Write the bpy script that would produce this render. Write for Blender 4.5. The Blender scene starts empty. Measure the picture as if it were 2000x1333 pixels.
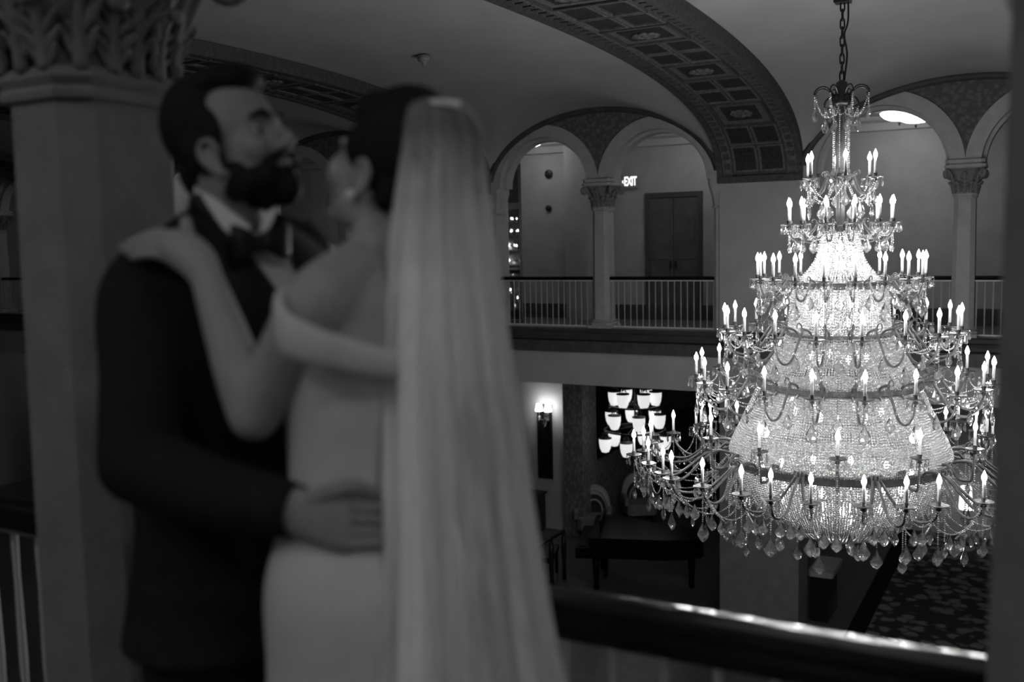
import bpy, bmesh, math, random
import numpy as np
from mathutils import Vector, Matrix
from mathutils.bvhtree import BVHTree
random.seed(7); RNG = np.random.default_rng(7)
S = bpy.context.scene
COL = S.collection
# ------------------------------------------------------------------ camera, world, exposure
YAW, PITCH, ROLL, ZC, FPX = 28.8, -5.87, 1.3, 1.6, 1944.0
_y, _p, _r = map(math.radians, (YAW, PITCH, ROLL))
FH = np.array([-math.sin(_y), math.cos(_y), 0.]); RH = np.array([math.cos(_y), math.sin(_y), 0.]); ZZ = np.array([0, 0, 1.])
CF = FH*math.cos(_p) + ZZ*math.sin(_p); _U = ZZ*math.cos(_p) - FH*math.sin(_p)
CR = RH*math.cos(_r) - _U*math.sin(_r); CU = _U*math.cos(_r) + RH*math.sin(_r)
CAM = np.array([0, 0, ZC])
cd = bpy.data.cameras.new('camera'); cam = bpy.data.objects.new('camera', cd); COL.objects.link(cam)
cd.sensor_width = 36.0; cd.lens = 36.0*FPX/2000.0; cd.clip_start = 0.05; cd.clip_end = 200
cam.matrix_world = Matrix(((CR[0], CU[0], -CF[0], CAM[0]), (CR[1], CU[1], -CF[1], CAM[1]), (CR[2], CU[2], -CF[2], CAM[2]), (0, 0, 0, 1)))
cd.dof.use_dof = True; cd.dof.focus_distance = 7.7; cd.dof.aperture_fstop = 1.9
S.camera = cam
W = bpy.data.worlds.new('night_world'); S.world = W; W.use_nodes = True
W.node_tree.nodes['Background'].inputs[0].default_value = (.5, .5, .5, 1)
W.node_tree.nodes['Background'].inputs[1].default_value = 0.01
S.cycles.max_bounces = 9; S.cycles.transmission_bounces = 7
S.view_settings.view_transform = 'Standard'; S.view_settings.look = 'None'
S.view_settings.exposure = 1.3; S.view_settings.gamma = 1.0; S.view_settings.use_curve_mapping = False
BULB_L, BOWL_L, SHADE_L = 66.0, 3.6, .30

def ray(px, py): return CF + CR*(px-1000)/FPX + CU*(666.5-py)/FPX
def PD(px, py, D): return CAM + ray(px, py)*D                     # a point of the photo at depth D metres
def onY(px, py, Y): d = ray(px, py); return CAM + d*(Y/d[1])

# ------------------------------------------------------------------ materials (all greys: the photograph is black and white)
MATS = {}
def mat(name, v, rough=.6, spec=.3, metal=0., noise=0., nscale=6., bump=0., bscale=40., emit=0., coat=0.):
    if name in MATS: return MATS[name]
    m = bpy.data.materials.new(name); m.use_nodes = True; nt = m.node_tree; b = nt.nodes['Principled BSDF']
    b.inputs['Base Color'].default_value = (v, v, v, 1); b.inputs['Roughness'].default_value = rough
    b.inputs['Metallic'].default_value = metal; b.inputs['Specular IOR Level'].default_value = spec
    b.inputs['Coat Weight'].default_value = coat; b.inputs['Coat Roughness'].default_value = .08
    tc = nt.nodes.new('ShaderNodeTexCoord')
    if noise > 0:
        n = nt.nodes.new('ShaderNodeTexNoise'); n.inputs['Scale'].default_value = nscale; n.inputs['Detail'].default_value = 5
        mr = nt.nodes.new('ShaderNodeMapRange'); mr.inputs['From Min'].default_value = .3; mr.inputs['From Max'].default_value = .7
        mr.inputs['To Min'].default_value = v*(1-noise); mr.inputs['To Max'].default_value = v*(1+noise)
        nt.links.new(tc.outputs['Object'], n.inputs['Vector']); nt.links.new(n.outputs['Fac'], mr.inputs['Value']); nt.links.new(mr.outputs['Result'], b.inputs['Base Color'])
    if bump > 0:
        n2 = nt.nodes.new('ShaderNodeTexNoise'); n2.inputs['Scale'].default_value = bscale; n2.inputs['Detail'].default_value = 4
        bp = nt.nodes.new('ShaderNodeBump'); bp.inputs['Strength'].default_value = bump; bp.inputs['Distance'].default_value = .02
        nt.links.new(tc.outputs['Object'], n2.inputs['Vector']); nt.links.new(n2.outputs['Fac'], bp.inputs['Height']); nt.links.new(bp.outputs['Normal'], b.inputs['Normal'])
    if emit > 0:
        b.inputs['Emission Color'].default_value = (1, 1, 1, 1); b.inputs['Emission Strength'].default_value = emit
    MATS[name] = m; return m
mat('plaster', .42, .85, .2, noise=.08, nscale=2.5, bump=.15, bscale=30)
mat('ceiling_plaster', .40, .9, .15, noise=.07, nscale=1.2, bump=.12, bscale=18)
mat('gallery_plaster', .34, .85, .2, noise=.08, nscale=2.5, bump=.15, bscale=30)
mat('pier_stone', .26, .8, .2, noise=.12, nscale=5, bump=.2, bscale=40)
mat('wall_lower', .52, .85, .2, noise=.08, nscale=2)
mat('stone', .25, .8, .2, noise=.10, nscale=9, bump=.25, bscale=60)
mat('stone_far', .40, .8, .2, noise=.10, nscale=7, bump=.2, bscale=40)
mat('capital_stone', .20, .8, .25, noise=.15, nscale=14, bump=.3, bscale=50)
mat('dark_fascia', .06, .6, .3, noise=.2, nscale=6)
mat('dark_wood', .012, .35, .4, noise=.3, nscale=12, bump=.1)
mat('handrail_wood', .010, .12, .13, noise=.3, nscale=10)
mat('baluster_paint', .62, .5, .4, noise=.05)
mat('baluster_far', .40, .5, .4, noise=.05)
mat('beam_paint', .075, .7, .25, noise=.3, nscale=16, bump=.4, bscale=30)
mat('beam_border', .13, .7, .25, noise=.35, nscale=22, bump=.5, bscale=40)
mat('coffer_dark', .035, .7, .25, noise=.35, nscale=20, bump=.4, bscale=40)
mat('medallion', .13, .7, .25, noise=.4, nscale=30, bump=.5, bscale=50)
mat('gallery_floor', .10, .5, .3, noise=.25, nscale=8)
mat('lobby_floor', .11, .35, .4, noise=.2, nscale=5)
mat('floor_band', .10, .3, .4, noise=.2, nscale=6)
mat('border_dark', .012, .8, .1, noise=.2)
mat('door_wood', .085, .6, .3, noise=.2, nscale=5)
mat('black_metal', .02, .4, .5, noise=.2)
mat('bronze', .085, .38, .5, metal=.5, noise=.25, nscale=30)
mat('bronze_dark', .045, .35, .5, metal=.5, noise=.25, nscale=30)
mat('candle_white', .55, .5, .3, noise=.05)
mat('bulb_glow', .9, .4, .3, emit=BULB_L, noise=.01)
mat('inner_glow', .9, .4, .3, emit=BULB_L*.3, noise=.01)
mat('bowl_glass', .8, .4, .4, emit=BOWL_L, noise=.02)
mat('shade_glass', .8, .4, .4, emit=SHADE_L, noise=.02)
mat('sconce_shade', .8, .6, .3, emit=4.5, noise=.02)
mat('lamp_shade', .8, .6, .3, emit=.8, noise=.02)
mat('inner_glow_low', .9, .4, .3, emit=BULB_L*.10, noise=.01)
mat('sign_letter', .9, .5, .3, emit=.5, noise=.01)
mat('sign_box', .25, .5, .4, noise=.05)
mat('piano_black', .006, .4, .1, noise=.1)
mat('chair_fabric', .22, .9, .1, noise=.2, nscale=20)
mat('stripe_light', .42, .9, .1, noise=.1)
mat('stripe_dark', .05, .9, .1, noise=.1)
mat('mirror_dark', .012, .06, .5, noise=.05)
mat('suit', .019, .85, .12, noise=.15, nscale=60, bump=.1, bscale=400)
mat('satin', .010, .42, .35, noise=.1, nscale=60)
mat('shirt', .62, .75, .2, noise=.03, nscale=40, bump=.05, bscale=300)
mat('dress', .62, .6, .25, noise=.03, nscale=30, bump=.03, bscale=200)
mat('skin', .27, .55, .35, noise=.07, nscale=25, bump=.04, bscale=200)
mat('skin_bride', .36, .55, .35, noise=.05, nscale=25, bump=.03, bscale=200)
mat('hair', .012, .65, .15, noise=.5, nscale=90, bump=.3, bscale=160)
mat('sclera', .42, .25, .5, noise=.03)
mat('eye', .03, .2, .5, noise=.1)
mat('lips', .2, .5, .3, noise=.05)
mat('pearl', .8, .2, .6, noise=.02)

def nodes_mat(name, fn):
    m = bpy.data.materials.new(name); m.use_nodes = True; nt = m.node_tree
    for n in list(nt.nodes): nt.nodes.remove(n)
    out = nt.nodes.new('ShaderNodeOutputMaterial'); sh = fn(nt)
    nt.links.new(sh.outputs[0], out.inputs['Surface']); MATS[name] = m; return m
def _bsdf(nt, kind, v, rough=None):
    n = nt.nodes.new(kind); n.inputs['Color'].default_value = (v, v, v, 1)
    if rough is not None: n.inputs['Roughness'].default_value = rough
    return n
def _mix(nt, f, a, b):
    n = nt.nodes.new('ShaderNodeMixShader')
    if hasattr(f, 'outputs'): nt.links.new(f.outputs[0], n.inputs[0])
    else: n.inputs[0].default_value = f
    nt.links.new(a.outputs[0], n.inputs[1]); nt.links.new(b.outputs[0], n.inputs[2]); return n
def f_bead(nt):
    d = _mix(nt, .5, _bsdf(nt, 'ShaderNodeBsdfDiffuse', .45), _bsdf(nt, 'ShaderNodeBsdfTranslucent', .62))
    return _mix(nt, .4, d, _bsdf(nt, 'ShaderNodeBsdfGlossy', .9, .08))
nodes_mat('bead_crystal', f_bead)
def f_crystal(nt):
    fr = nt.nodes.new('ShaderNodeFresnel'); fr.inputs[0].default_value = 1.7
    g = _bsdf(nt, 'ShaderNodeBsdfGlossy', 1., .03)
    t = _mix(nt, .35, _bsdf(nt, 'ShaderNodeBsdfGlass', .97, .0), _mix(nt, .22, _bsdf(nt, 'ShaderNodeBsdfTransparent', .95), _bsdf(nt, 'ShaderNodeBsdfTranslucent', .85)))
    return _mix(nt, fr, t, g)
nodes_mat('crystal', f_crystal)
def f_veil(nt):
    tc = nt.nodes.new('ShaderNodeTexCoord'); n = nt.nodes.new('ShaderNodeTexNoise'); n.inputs['Scale'].default_value = 1.; n.inputs['Detail'].default_value = 3
    mp = nt.nodes.new('ShaderNodeMapping'); mp.inputs['Scale'].default_value = (15, 15, .32); nt.links.new(tc.outputs['Object'], mp.inputs['Vector']); nt.links.new(mp.outputs[0], n.inputs['Vector'])
    mr = nt.nodes.new('ShaderNodeMapRange'); mr.inputs['From Min'].default_value = .42; mr.inputs['From Max'].default_value = .58; mr.inputs['To Min'].default_value = .46; mr.inputs['To Max'].default_value = .98
    nt.links.new(n.outputs['Fac'], mr.inputs['Value'])
    sx = nt.nodes.new('ShaderNodeSeparateXYZ'); nt.links.new(tc.outputs['Object'], sx.inputs[0])      # single layer over the bun, gathered layers below
    hz = nt.nodes.new('ShaderNodeMapRange'); hz.inputs['From Min'].default_value = 1.54; hz.inputs['From Max'].default_value = 1.77; hz.inputs['To Min'].default_value = 1.; hz.inputs['To Max'].default_value = .15
    nt.links.new(sx.outputs[2], hz.inputs['Value']); mu = nt.nodes.new('ShaderNodeMath'); mu.operation = 'MULTIPLY'; nt.links.new(mr.outputs[0], mu.inputs[0]); nt.links.new(hz.outputs[0], mu.inputs[1]); mr = mu
    d = _mix(nt, .3, _bsdf(nt, 'ShaderNodeBsdfDiffuse', .92), _bsdf(nt, 'ShaderNodeBsdfTranslucent', .92))
    return _mix(nt, mr, _bsdf(nt, 'ShaderNodeBsdfTransparent', 1.), d)
nodes_mat('veil_tulle', f_veil)
def f_glass(nt):
    fr = nt.nodes.new('ShaderNodeFresnel'); fr.inputs[0].default_value = 1.6
    return _mix(nt, fr, _mix(nt, .55, _bsdf(nt, 'ShaderNodeBsdfTransparent', .6), _bsdf(nt, 'ShaderNodeBsdfDiffuse', .015)), _bsdf(nt, 'ShaderNodeBsdfGlossy', 1., .01))
nodes_mat('door_glass', f_glass)
def pattern(name, scale, lo, hi, kind, fa=.30, fb=.42):
    def fn(nt):
        tc = nt.nodes.new('ShaderNodeTexCoord'); mp = nt.nodes.new('ShaderNodeMapping'); mp.inputs['Scale'].default_value = scale
        nt.links.new(tc.outputs['Object'], mp.inputs['Vector'])
        n0 = nt.nodes.new('ShaderNodeTexNoise'); n0.inputs['Scale'].default_value = 1.3
        nt.links.new(mp.outputs[0], n0.inputs['Vector'])
        ad = nt.nodes.new('ShaderNodeVectorMath'); ad.operation = 'MULTIPLY_ADD'; ad.inputs[1].default_value = (.9, .9, .9)
        nt.links.new(n0.outputs['Color'], ad.inputs[0]); nt.links.new(mp.outputs[0], ad.inputs[2])
        v = nt.nodes.new('ShaderNodeTexVoronoi'); v.feature = kind; v.inputs['Scale'].default_value = 1.
        nt.links.new(ad.outputs[0], v.inputs['Vector'])
        cr = nt.nodes.new('ShaderNodeMapRange'); cr.inputs['From Min'].default_value = fa; cr.inputs['From Max'].default_value = fb
        cr.inputs['To Min'].default_value = lo; cr.inputs['To Max'].default_value = hi
        nt.links.new(v.outputs['Distance'], cr.inputs['Value'])
        p = nt.nodes.new('ShaderNodeBsdfPrincipled'); p.inputs['Roughness'].default_value = .9; p.inputs['Specular IOR Level'].default_value = .1
        nt.links.new(cr.outputs[0], p.inputs['Base Color']); return p
    return nodes_mat(name, fn)
pattern('carpet_pattern', (4.2, 4.2, 4.2), .26, .06, 'F1', .34, .52)
pattern('damask', (16, 16, 9), .26, .15, 'F1', .2, .6)
pattern('spandrel_paint', (13, 13, 13), .16, .10, 'F1', .2, .6)

# ------------------------------------------------------------------ mesh helpers
def catmull(P, n):
    P = np.asarray(P, float); m = len(P)
    Q = np.vstack([2*P[0]-P[1], P, 2*P[-1]-P[-2]])
    t = np.linspace(0, m-1, n); i = np.minimum(t.astype(int), m-2); u = (t-i)[:, None]
    a, b, c, d = Q[i], Q[i+1], Q[i+2], Q[i+3]
    return .5*((2*b)+(c-a)*u+(2*a-5*b+4*c-d)*u**2+(3*b-a-3*c+d)*u**3)
def unit(v): v = np.asarray(v, float); return v/max(np.linalg.norm(v), 1e-9)
class MB:
    def __init__(s): s.v = []; s.f = []; s.n = 0
    def add(s, V, Fs):
        V = np.asarray(V, float); o = s.n; s.v.append(V); s.n += len(V)
        s.f += [tuple(int(i)+o for i in q) for q in Fs]; return s
    def box(s, x0, x1, y0, y1, z0, z1):
        V = [(x, y, z) for z in (z0, z1) for y in (y0, y1) for x in (x0, x1)]
        return s.add(V, [(0, 2, 3, 1), (4, 5, 7, 6), (0, 1, 5, 4), (2, 6, 7, 3), (0, 4, 6, 2), (1, 3, 7, 5)])
    def obox(s, c, ax, ay, az):
        c, ax, ay, az = map(np.asarray, (c, ax, ay, az))
        V = [c+ax*i+ay*j+az*k for k in (-1, 1) for j in (-1, 1) for i in (-1, 1)]
        return s.add(V, [(0, 2, 3, 1), (4, 5, 7, 6), (0, 1, 5, 4), (2, 6, 7, 3), (0, 4, 6, 2), (1, 3, 7, 5)])
    def loft(s, rings, cap=True, closed=True):
        n = len(rings[0]); V = np.vstack(rings); Fs = []
        m = n if closed else n-1
        for i in range(len(rings)-1):
            for j in range(m):
                k = (j+1) % n; Fs.append((i*n+j, i*n+k, (i+1)*n+k, (i+1)*n+j))
        if cap and closed: Fs += [tuple(range(n))[::-1], tuple((len(rings)-1)*n+j for j in range(n))]
        return s.add(V, Fs)
    def lathe(s, prof, n=16, c=(0, 0, 0), cap=True):
        a = np.arange(n)*2*math.pi/n; ca, sa = np.cos(a), np.sin(a); c = np.asarray(c, float)
        return s.loft([np.stack([r*ca+c[0], r*sa+c[1], np.full(n, z+c[2])], 1) for r, z in prof], cap)
    def tube(s, P, r, n=8, res=None, cap=True):
        P = np.asarray(P, float); r = np.full(len(P), r, float) if np.isscalar(r) else np.asarray(r, float)
        if res:
            Q = catmull(np.hstack([P, r[:, None]]), res); P, r = Q[:, :3], Q[:, 3]
        T = np.gradient(P, axis=0); rings = []
        up = np.array([0, 0, 1.]) if abs(unit(T[0])[2]) < .9 else np.array([1., 0, 0]); nn = unit(np.cross(T[0], up))
        a = np.arange(n)*2*math.pi/n
        for p, t, q in zip(P, T, r):
            t = unit(t); nn = unit(nn-t*np.dot(nn, t)); b = np.cross(t, nn)
            rings.append(p+q*(np.cos(a)[:, None]*nn+np.sin(a)[:, None]*b))
        return s.loft(rings, cap)
    def ell(s, c, A, nu=16, nv=10):
        A = np.asarray(A, float)
        if A.ndim == 1: A = np.diag(A)
        u = np.arange(nu)*2*math.pi/nu; rings = []
        for t in np.linspace(-math.pi/2+.12, math.pi/2-.12, nv):
            rings.append(np.asarray(c)+math.cos(t)*(np.cos(u)[:, None]*A[0]+np.sin(u)[:, None]*A[1])+math.sin(t)*A[2])
        return s.loft(rings)
    def mesh(s, name, smooth=True, fix=True):
        me = bpy.data.meshes.new(name)
        me.from_pydata(np.vstack(s.v).tolist() if s.v else [], [], s.f)
        if fix and s.n < 200000:
            bm = bmesh.new(); bm.from_mesh(me); bmesh.ops.recalc_face_normals(bm, faces=bm.faces); bm.to_mesh(me); bm.free()
        if smooth: me.polygons.foreach_set('use_smooth', [True]*len(me.polygons))
        me.update(); return me
    def build(s, name, m, parent=None, smooth=True, loc=None, **tags):
        return put(name, s.mesh(name, smooth), m, parent, loc, **tags)
def put(name, me, m, parent=None, loc=None, **tags):
    if m is not None and not me.materials: me.materials.append(MATS[m] if isinstance(m, str) else m)
    o = bpy.data.objects.new(name, me); COL.objects.link(o)
    if parent is not None: o.parent = parent
    if loc is not None: o.location = loc
    for k, v in tags.items(): o[k] = v
    return o
def empty(name, loc=(0, 0, 0), parent=None, rz=0., **tags):
    o = bpy.data.objects.new(name, None); COL.objects.link(o); o.location = loc; o.rotation_euler[2] = rz
    o.empty_display_size = .1
    if parent is not None: o.parent = parent
    for k, v in tags.items(): o[k] = v
    return o
def copy_tree(o, parent=None, kids=None):
    c = o.copy(); COL.objects.link(c)
    if parent is not None: c.parent = parent; c.matrix_parent_inverse = o.matrix_parent_inverse
    for ch in (KIDS.get(o.name) or list(o.children)): copy_tree(ch, c)
    return c
KIDS = {}
STR = 'structure'
def smooth_angle(o, deg=35):
    me = o.data
    bm = bmesh.new(); bm.from_mesh(me)
    for e in bm.edges:
        if len(e.link_faces) == 2 and e.calc_face_angle(0) > math.radians(deg): e.smooth = False
    bm.to_mesh(me); bm.free(); return o
# ------------------------------------------------------------------ the setting
YF, YF2, YC, FLZ = 15.0, 15.36, 8.425, -4.6
YN0, YN1, YNC = 1.51, 1.85, 1.68
SPRING = 2.45
BAYS = [(-24.38, -20.35), (-19.12, -15.09), (-13.86, -9.83), (-8.6, -4.57), (-3.34, 1.04), (2.27, 6.3)]
BEAMS = [(-20.35, -19.12), (-15.09, -13.86), (-9.83, -8.6), (-4.57, -3.34), (1.04, 2.27)]
XL, XR = -24.38, 6.3
NEX = 2.5
def zA(Y, b=1.47, base=2.45): return base + b*np.maximum(0, 1-np.abs((np.asarray(Y)-YC)/6.585)**NEX)**(1/NEX)
def zB(X, x0, x1): return SPRING + 1.22*np.sqrt(np.maximum(0, 1-((np.asarray(X)-(x0+x1)/2)/((x1-x0)/2))**2))

# floors
MB().box(XL-.3, XR+.3, -3.2, 1.9, -.3, 0).build('floor', 'gallery_floor', kind=STR, label='dark floor of the gallery the couple stands on', smooth=False)
MB().box(XL-.3, XR+.3, 14.9, 18.3, -.3, 0).build('floor_far_gallery', 'gallery_floor', kind=STR, label='floor of the opposite gallery behind the arcade', smooth=False)
MB().box(XL-.5, XR+.5, -3.5, 26.2, FLZ-.1, FLZ).build('floor_lobby', 'lobby_floor', kind=STR, label='dark floor of the lobby below', smooth=False)
# curb and fascia of both galleries
def profile_x(name, prof, x0, x1, m, **t):
    P = np.array(prof); return MB().loft([np.stack([np.full(len(P), x), P[:, 0], P[:, 1]], 1) for x in (x0, x1)]).build(name, m, smooth=False, **t)
profile_x('trim_1', [(15.0, .10), (14.93, .10), (14.90, .08), (14.90, .03), (14.82, .02), (14.78, -.02), (14.78, -.07), (14.88, -.10), (14.93, -.14), (15.0, -.14)], XL, XR, 'dark_fascia', kind=STR, label='dark moulded fascia under the far balustrade')
profile_x('trim_2', [(1.9, .06), (2.0, .06), (2.06, .02), (2.06, -.06), (1.96, -.14), (1.9, -.14)], XL, XR, 'dark_fascia', kind=STR, label='dark moulded edge of the near gallery')
MB().box(XL, XR, 15.0, YF2, 0, .10).build('trim_3', 'stone_far', kind=STR, label='low stone curb under the far columns', smooth=False)
MB().box(XL, XR, 15.0, YF2, -.86, -.02).build('wall_far_band', 'wall_lower', kind=STR, label='plain wall band below the far balcony', smooth=False)
MB().box(XL, XR, 1.55, 1.9, FLZ, -.3).build('wall_near_lower', 'wall_lower', kind=STR, label='lobby wall under the near gallery', smooth=False)
MB().box(XL, XR, YF2, 26, -.62, -.5).build('ceiling_lobby_side', 'ceiling_plaster', kind=STR, label='ceiling under the far gallery', smooth=False)
# walls closing the galleries and the hall
MB().box(XL, XR, 18.0, 18.25, 0, 3.6).build('wall_far', 'gallery_plaster', kind=STR, label='plain back wall of the far gallery', smooth=False)
MB().box(XL, XR, -2.9, -2.65, 0, 3.6).build('wall_near', 'plaster', kind=STR, label='back wall of the near gallery', smooth=False)
MB().box(XL, XR, 15.3, 18.05, 3.5, 3.6).build('ceiling_far_gallery', 'ceiling_plaster', kind=STR, label='flat ceiling of the far gallery', smooth=False)
MB().box(XL, XR, -2.7, 1.6, 3.5, 3.6).build('ceiling_near_gallery', 'ceiling_plaster', kind=STR, label='flat ceiling of the near gallery', smooth=False)
for i, x in enumerate((XL-.3, XR)):
    MB().box(x, x+.3, -3, 26, FLZ, 4.1).build('wall_end_%d' % (i+1), 'plaster', kind=STR, label='end wall of the hall', smooth=False)
profile_x('trim_4', [(18.0, 3.5), (17.82, 3.5), (17.84, 3.44), (17.92, 3.40), (17.95, 3.28), (18.0, 3.26)], XL, XR, 'ceiling_plaster', kind=STR, label='cornice along the far gallery ceiling')
MB().box(XL, XR, 17.95, 18.0, 0, .28).build('baseboard_far', 'dark_fascia', kind=STR, label='dark baseboard of the far gallery', smooth=False)

# vaults, one per bay
for k, (x0, x1) in enumerate(BAYS):
    xs = np.linspace(x0-.06, x1+.06, 41); th = np.linspace(0, math.pi, 121); ys = YC-6.6*np.cos(th)
    Xg, Yg = np.meshgrid(xs, ys); a = zA(Yg); b = zB(np.clip(Xg, x0, x1), x0, x1)
    h = .5*(a+b+np.sqrt((a-b)**2+.006))
    h = np.where(Yg > 14.9, np.maximum(b, a), h)
    V = np.stack([Xg, Yg, h], 2).reshape(-1, 3); n = len(xs)
    V2 = V.copy(); V2[:, 2] = np.maximum(V[:, 2]+.08, 4.05)
    Fs = [(i*n+j, i*n+j+1, (i+1)*n+j+1, (i+1)*n+j) for i in range(len(ys)-1) for j in range(n-1)]
    m = MB(); m.add(V, Fs); m.build('ceiling_vault', 'ceiling_plaster', kind=STR, label='plain plaster vault over one bay of the hall')
MB().box(XL-.3, XR+.3, 1.2, 15.6, 4.0, 4.1).build('ceiling_slab', 'ceiling_plaster', kind=STR, label='slab above the vaults', smooth=False)

# coffered transverse arches
def arc_table(b=1.40, base=2.39):
    th = np.linspace(0, math.pi, 1601); c, s = np.cos(th), np.sin(th)
    Y = YC + 6.585*np.sign(c)*np.abs(c)**(2/NEX); Z = base + b*np.abs(s)**(2/NEX)
    L = np.concatenate([[0], np.cumsum(np.hypot(np.diff(Y), np.diff(Z)))]); return Y, Z, L-L[-1]/2
AY, AZ, AL = arc_table()
HALF = AL[-1]
def arc_pt(s):
    Y = np.interp(s, AL, AY); Z = np.interp(s, AL, AZ); e = .01
    t = np.array([np.interp(s+e, AL, AY)-np.interp(s-e, AL, AY), np.interp(s+e, AL, AZ)-np.interp(s-e, AL, AZ)]); t = t/np.linalg.norm(t)
    return Y, Z, (-t[1], t[0])                    # inward normal is chosen by the caller
def arc_slab(x0, x1, s0, s1, d0, d1, n):
    rings = []
    for s in np.linspace(s0, s1, n):
        Y, Z, nn = arc_pt(s); c = unit(np.array([YC-Y, 0.6*(2.0-Z)])); nv = np.array(nn)
        if np.dot(nv, c) < 0: nv = -nv
        rings.append(np.array([(x0, Y+nv[0]*d0, Z+nv[1]*d0), (x1, Y+nv[0]*d0, Z+nv[1]*d0), (x1, Y+nv[0]*d1, Z+nv[1]*d1), (x0, Y+nv[0]*d1, Z+nv[1]*d1)]))
    return rings
def frame_slab(m, x0, x1, s0, s1, w, d0, d1, n):
    m.loft(arc_slab(x0, x0+w, s0, s1, d0, d1, n)); m.loft(arc_slab(x1-w, x1, s0, s1, d0, d1, n))
    m.loft(arc_slab(x0+w, x1-w, s0, s0+w, d0, d1, 2)); m.loft(arc_slab(x0+w, x1-w, s1-w, s1, d0, d1, 2))
def make_beam(x0, x1):
    root = MB().loft(arc_slab(x0, x1, -HALF, HALF, -.17, 0, 121)).build('ceiling_beam', 'beam_paint', kind=STR, smooth=False,
        label='dark coffered arch band spanning the hall ceiling')
    for xa, xb in ((x0-.03, x0+.06), (x1-.06, x1+.03)):
        MB().loft(arc_slab(xa, xb, -HALF, HALF, -.12, .05, 121)).build('edge_moulding', 'beam_paint', root, smooth=False)
    for xa, xb in ((x0+.06, x0+.20), (x1-.20, x1-.06)):
        MB().loft(arc_slab(xa, xb, -HALF, HALF, -.03, .018, 121)).build('border_band', 'beam_border', root, smooth=False)
        if x0 > -10:
            bm_ = MB()
            for k in range(int(2*HALF/.16)):          # leaf ornament along the border
                s = -HALF+.08+k*.16; Y, Z, nn = arc_pt(s)
                if Y < YC-1: continue
                bm_.loft(arc_slab((xa+xb)/2-.045, (xa+xb)/2+.045, s-.05, s+.035, .018, .034, 2))
            bm_.build('border_leaf', 'beam_paint', root, kind='stuff', smooth=False)
    xi0, xi1 = x0+.22, x1-.22; xm = (xi0+xi1)/2
    cells = []; ros = [0, 1.9, 3.8, 5.62]; rh = .40
    for r in ros: cells.append(('r', r-rh, r+rh)); 
    ed = [(r+rh, q-rh) for r, q in zip(ros[:-1], ros[1:])] + [(ros[-1]+rh, HALF-.12)]
    for a, b in ed:
        mid = (a+b)/2
        cells += [('q', a, mid), ('q', mid, b)]
    allc = []
    for k, a, b in cells:
        allc.append((k, a, b))
        if a > 0: allc.append((k, -b, -a))
    for k, a, b in allc:
        n = 5
        if k == 'r':
            p = MB().loft(arc_slab(xi0+.04, xi1-.04, a+.04, b-.04, 0, .012, n)).build('coffer_panel', 'beam_border', root, smooth=False)
            m = MB(); frame_slab(m, xi0+.02, xi1-.02, a+.02, b-.02, .035, 0, .035, n); m.build('coffer_frame', 'beam_paint', p, smooth=False)
            MB().loft(arc_slab(xi0+.15, xi1-.15, a+.17, b-.17, .012, .02, n)).build('coffer_field', 'coffer_dark', p, smooth=False)
            Y, Z, nn = arc_pt((a+b)/2); c = np.array([YC-Y, -1.]); nv = np.array(nn); nv = nv if np.dot(nv, c) > 0 else -nv
            tt = np.array([nv[1], -nv[0]])
            m = MB()
            for q in range(9):
                an = q*2*math.pi/8; rr = .085 if q < 8 else 0
                cc = np.array([xm+rr*math.cos(an)*1.3, Y+nv[0]*.03+tt[0]*rr*math.sin(an), Z+nv[1]*.03+tt[1]*rr*math.sin(an)])
                e = .06 if q < 8 else .07
                m.ell(cc, np.array([(e, 0, 0), (0, tt[0]*e*.8, tt[1]*e*.8), (0, nv[0]*.02, nv[1]*.02)]), 8, 5)
            m.build('medallion', 'medallion', p)
        else:
            for xa, xb in ((xi0, xm), (xm, xi1)):
                p = MB().loft(arc_slab(xa+.03, xb-.03, a+.03, b-.03, -.01, .010, n)).build('coffer_panel', 'coffer_dark', root, smooth=False)
                if x0 > -10:
                    m = MB(); frame_slab(m, xa+.012, xb-.012, a+.012, b-.012, .03, 0, .028, n); m.build('coffer_frame', 'beam_border', p, smooth=False)
    return root
for b in BEAMS: make_beam(*b)

# ------------------------------------------------------------------ columns with leafy capitals
def cham(hx, hy, c, z, cx=0, cy=0):
    return np.array([(cx+hx-c, cy-hy, z), (cx+hx, cy-hy+c, z), (cx+hx, cy+hy-c, z), (cx+hx-c, cy+hy, z), (cx-hx+c, cy+hy, z), (cx-hx, cy+hy-c, z), (cx-hx, cy-hy+c, z), (cx-hx+c, cy-hy, z)])
HX, HY, CH = .14, .17, .06
def leaf_mesh(h, w, curl):
    m = MB()                                     # an acanthus leaf: a fan of lobes on a midrib, the tip curling out
    def pt(x, t): return np.array([x, -.012-curl*t**2.4, h*(t if t < .9 else .9+(t-.9)*.3)])
    m.tube([pt(0, t) for t in (0, .3, .6, .85, 1.0)], [w*.30, w*.30, w*.26, w*.24, w*.16], 7, 16)
    for sx in (-1, 1):
        for t0, L, wd in ((.06, .55, .20), (.26, .75, .22), (.46, .72, .20), (.64, .5, .17)):
            P = [pt(0, t0), pt(sx*w*L*.6, t0+.13)+[0, .004, 0], pt(sx*w*L*1.25, t0+.25)-[0, .012, 0]]; m.tube(P, [w*wd, w*wd*1.15, w*wd*.45], 6, 8)
    m.ell(pt(0, 1.0)+[0, -.006, -.012], (w*.5, .014, .018), 8, 5)
    return m.mesh('leaf')
LEAF_LO, LEAF_HI = leaf_mesh(.17, .055, .05), leaf_mesh(.30, .06, .085)
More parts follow.
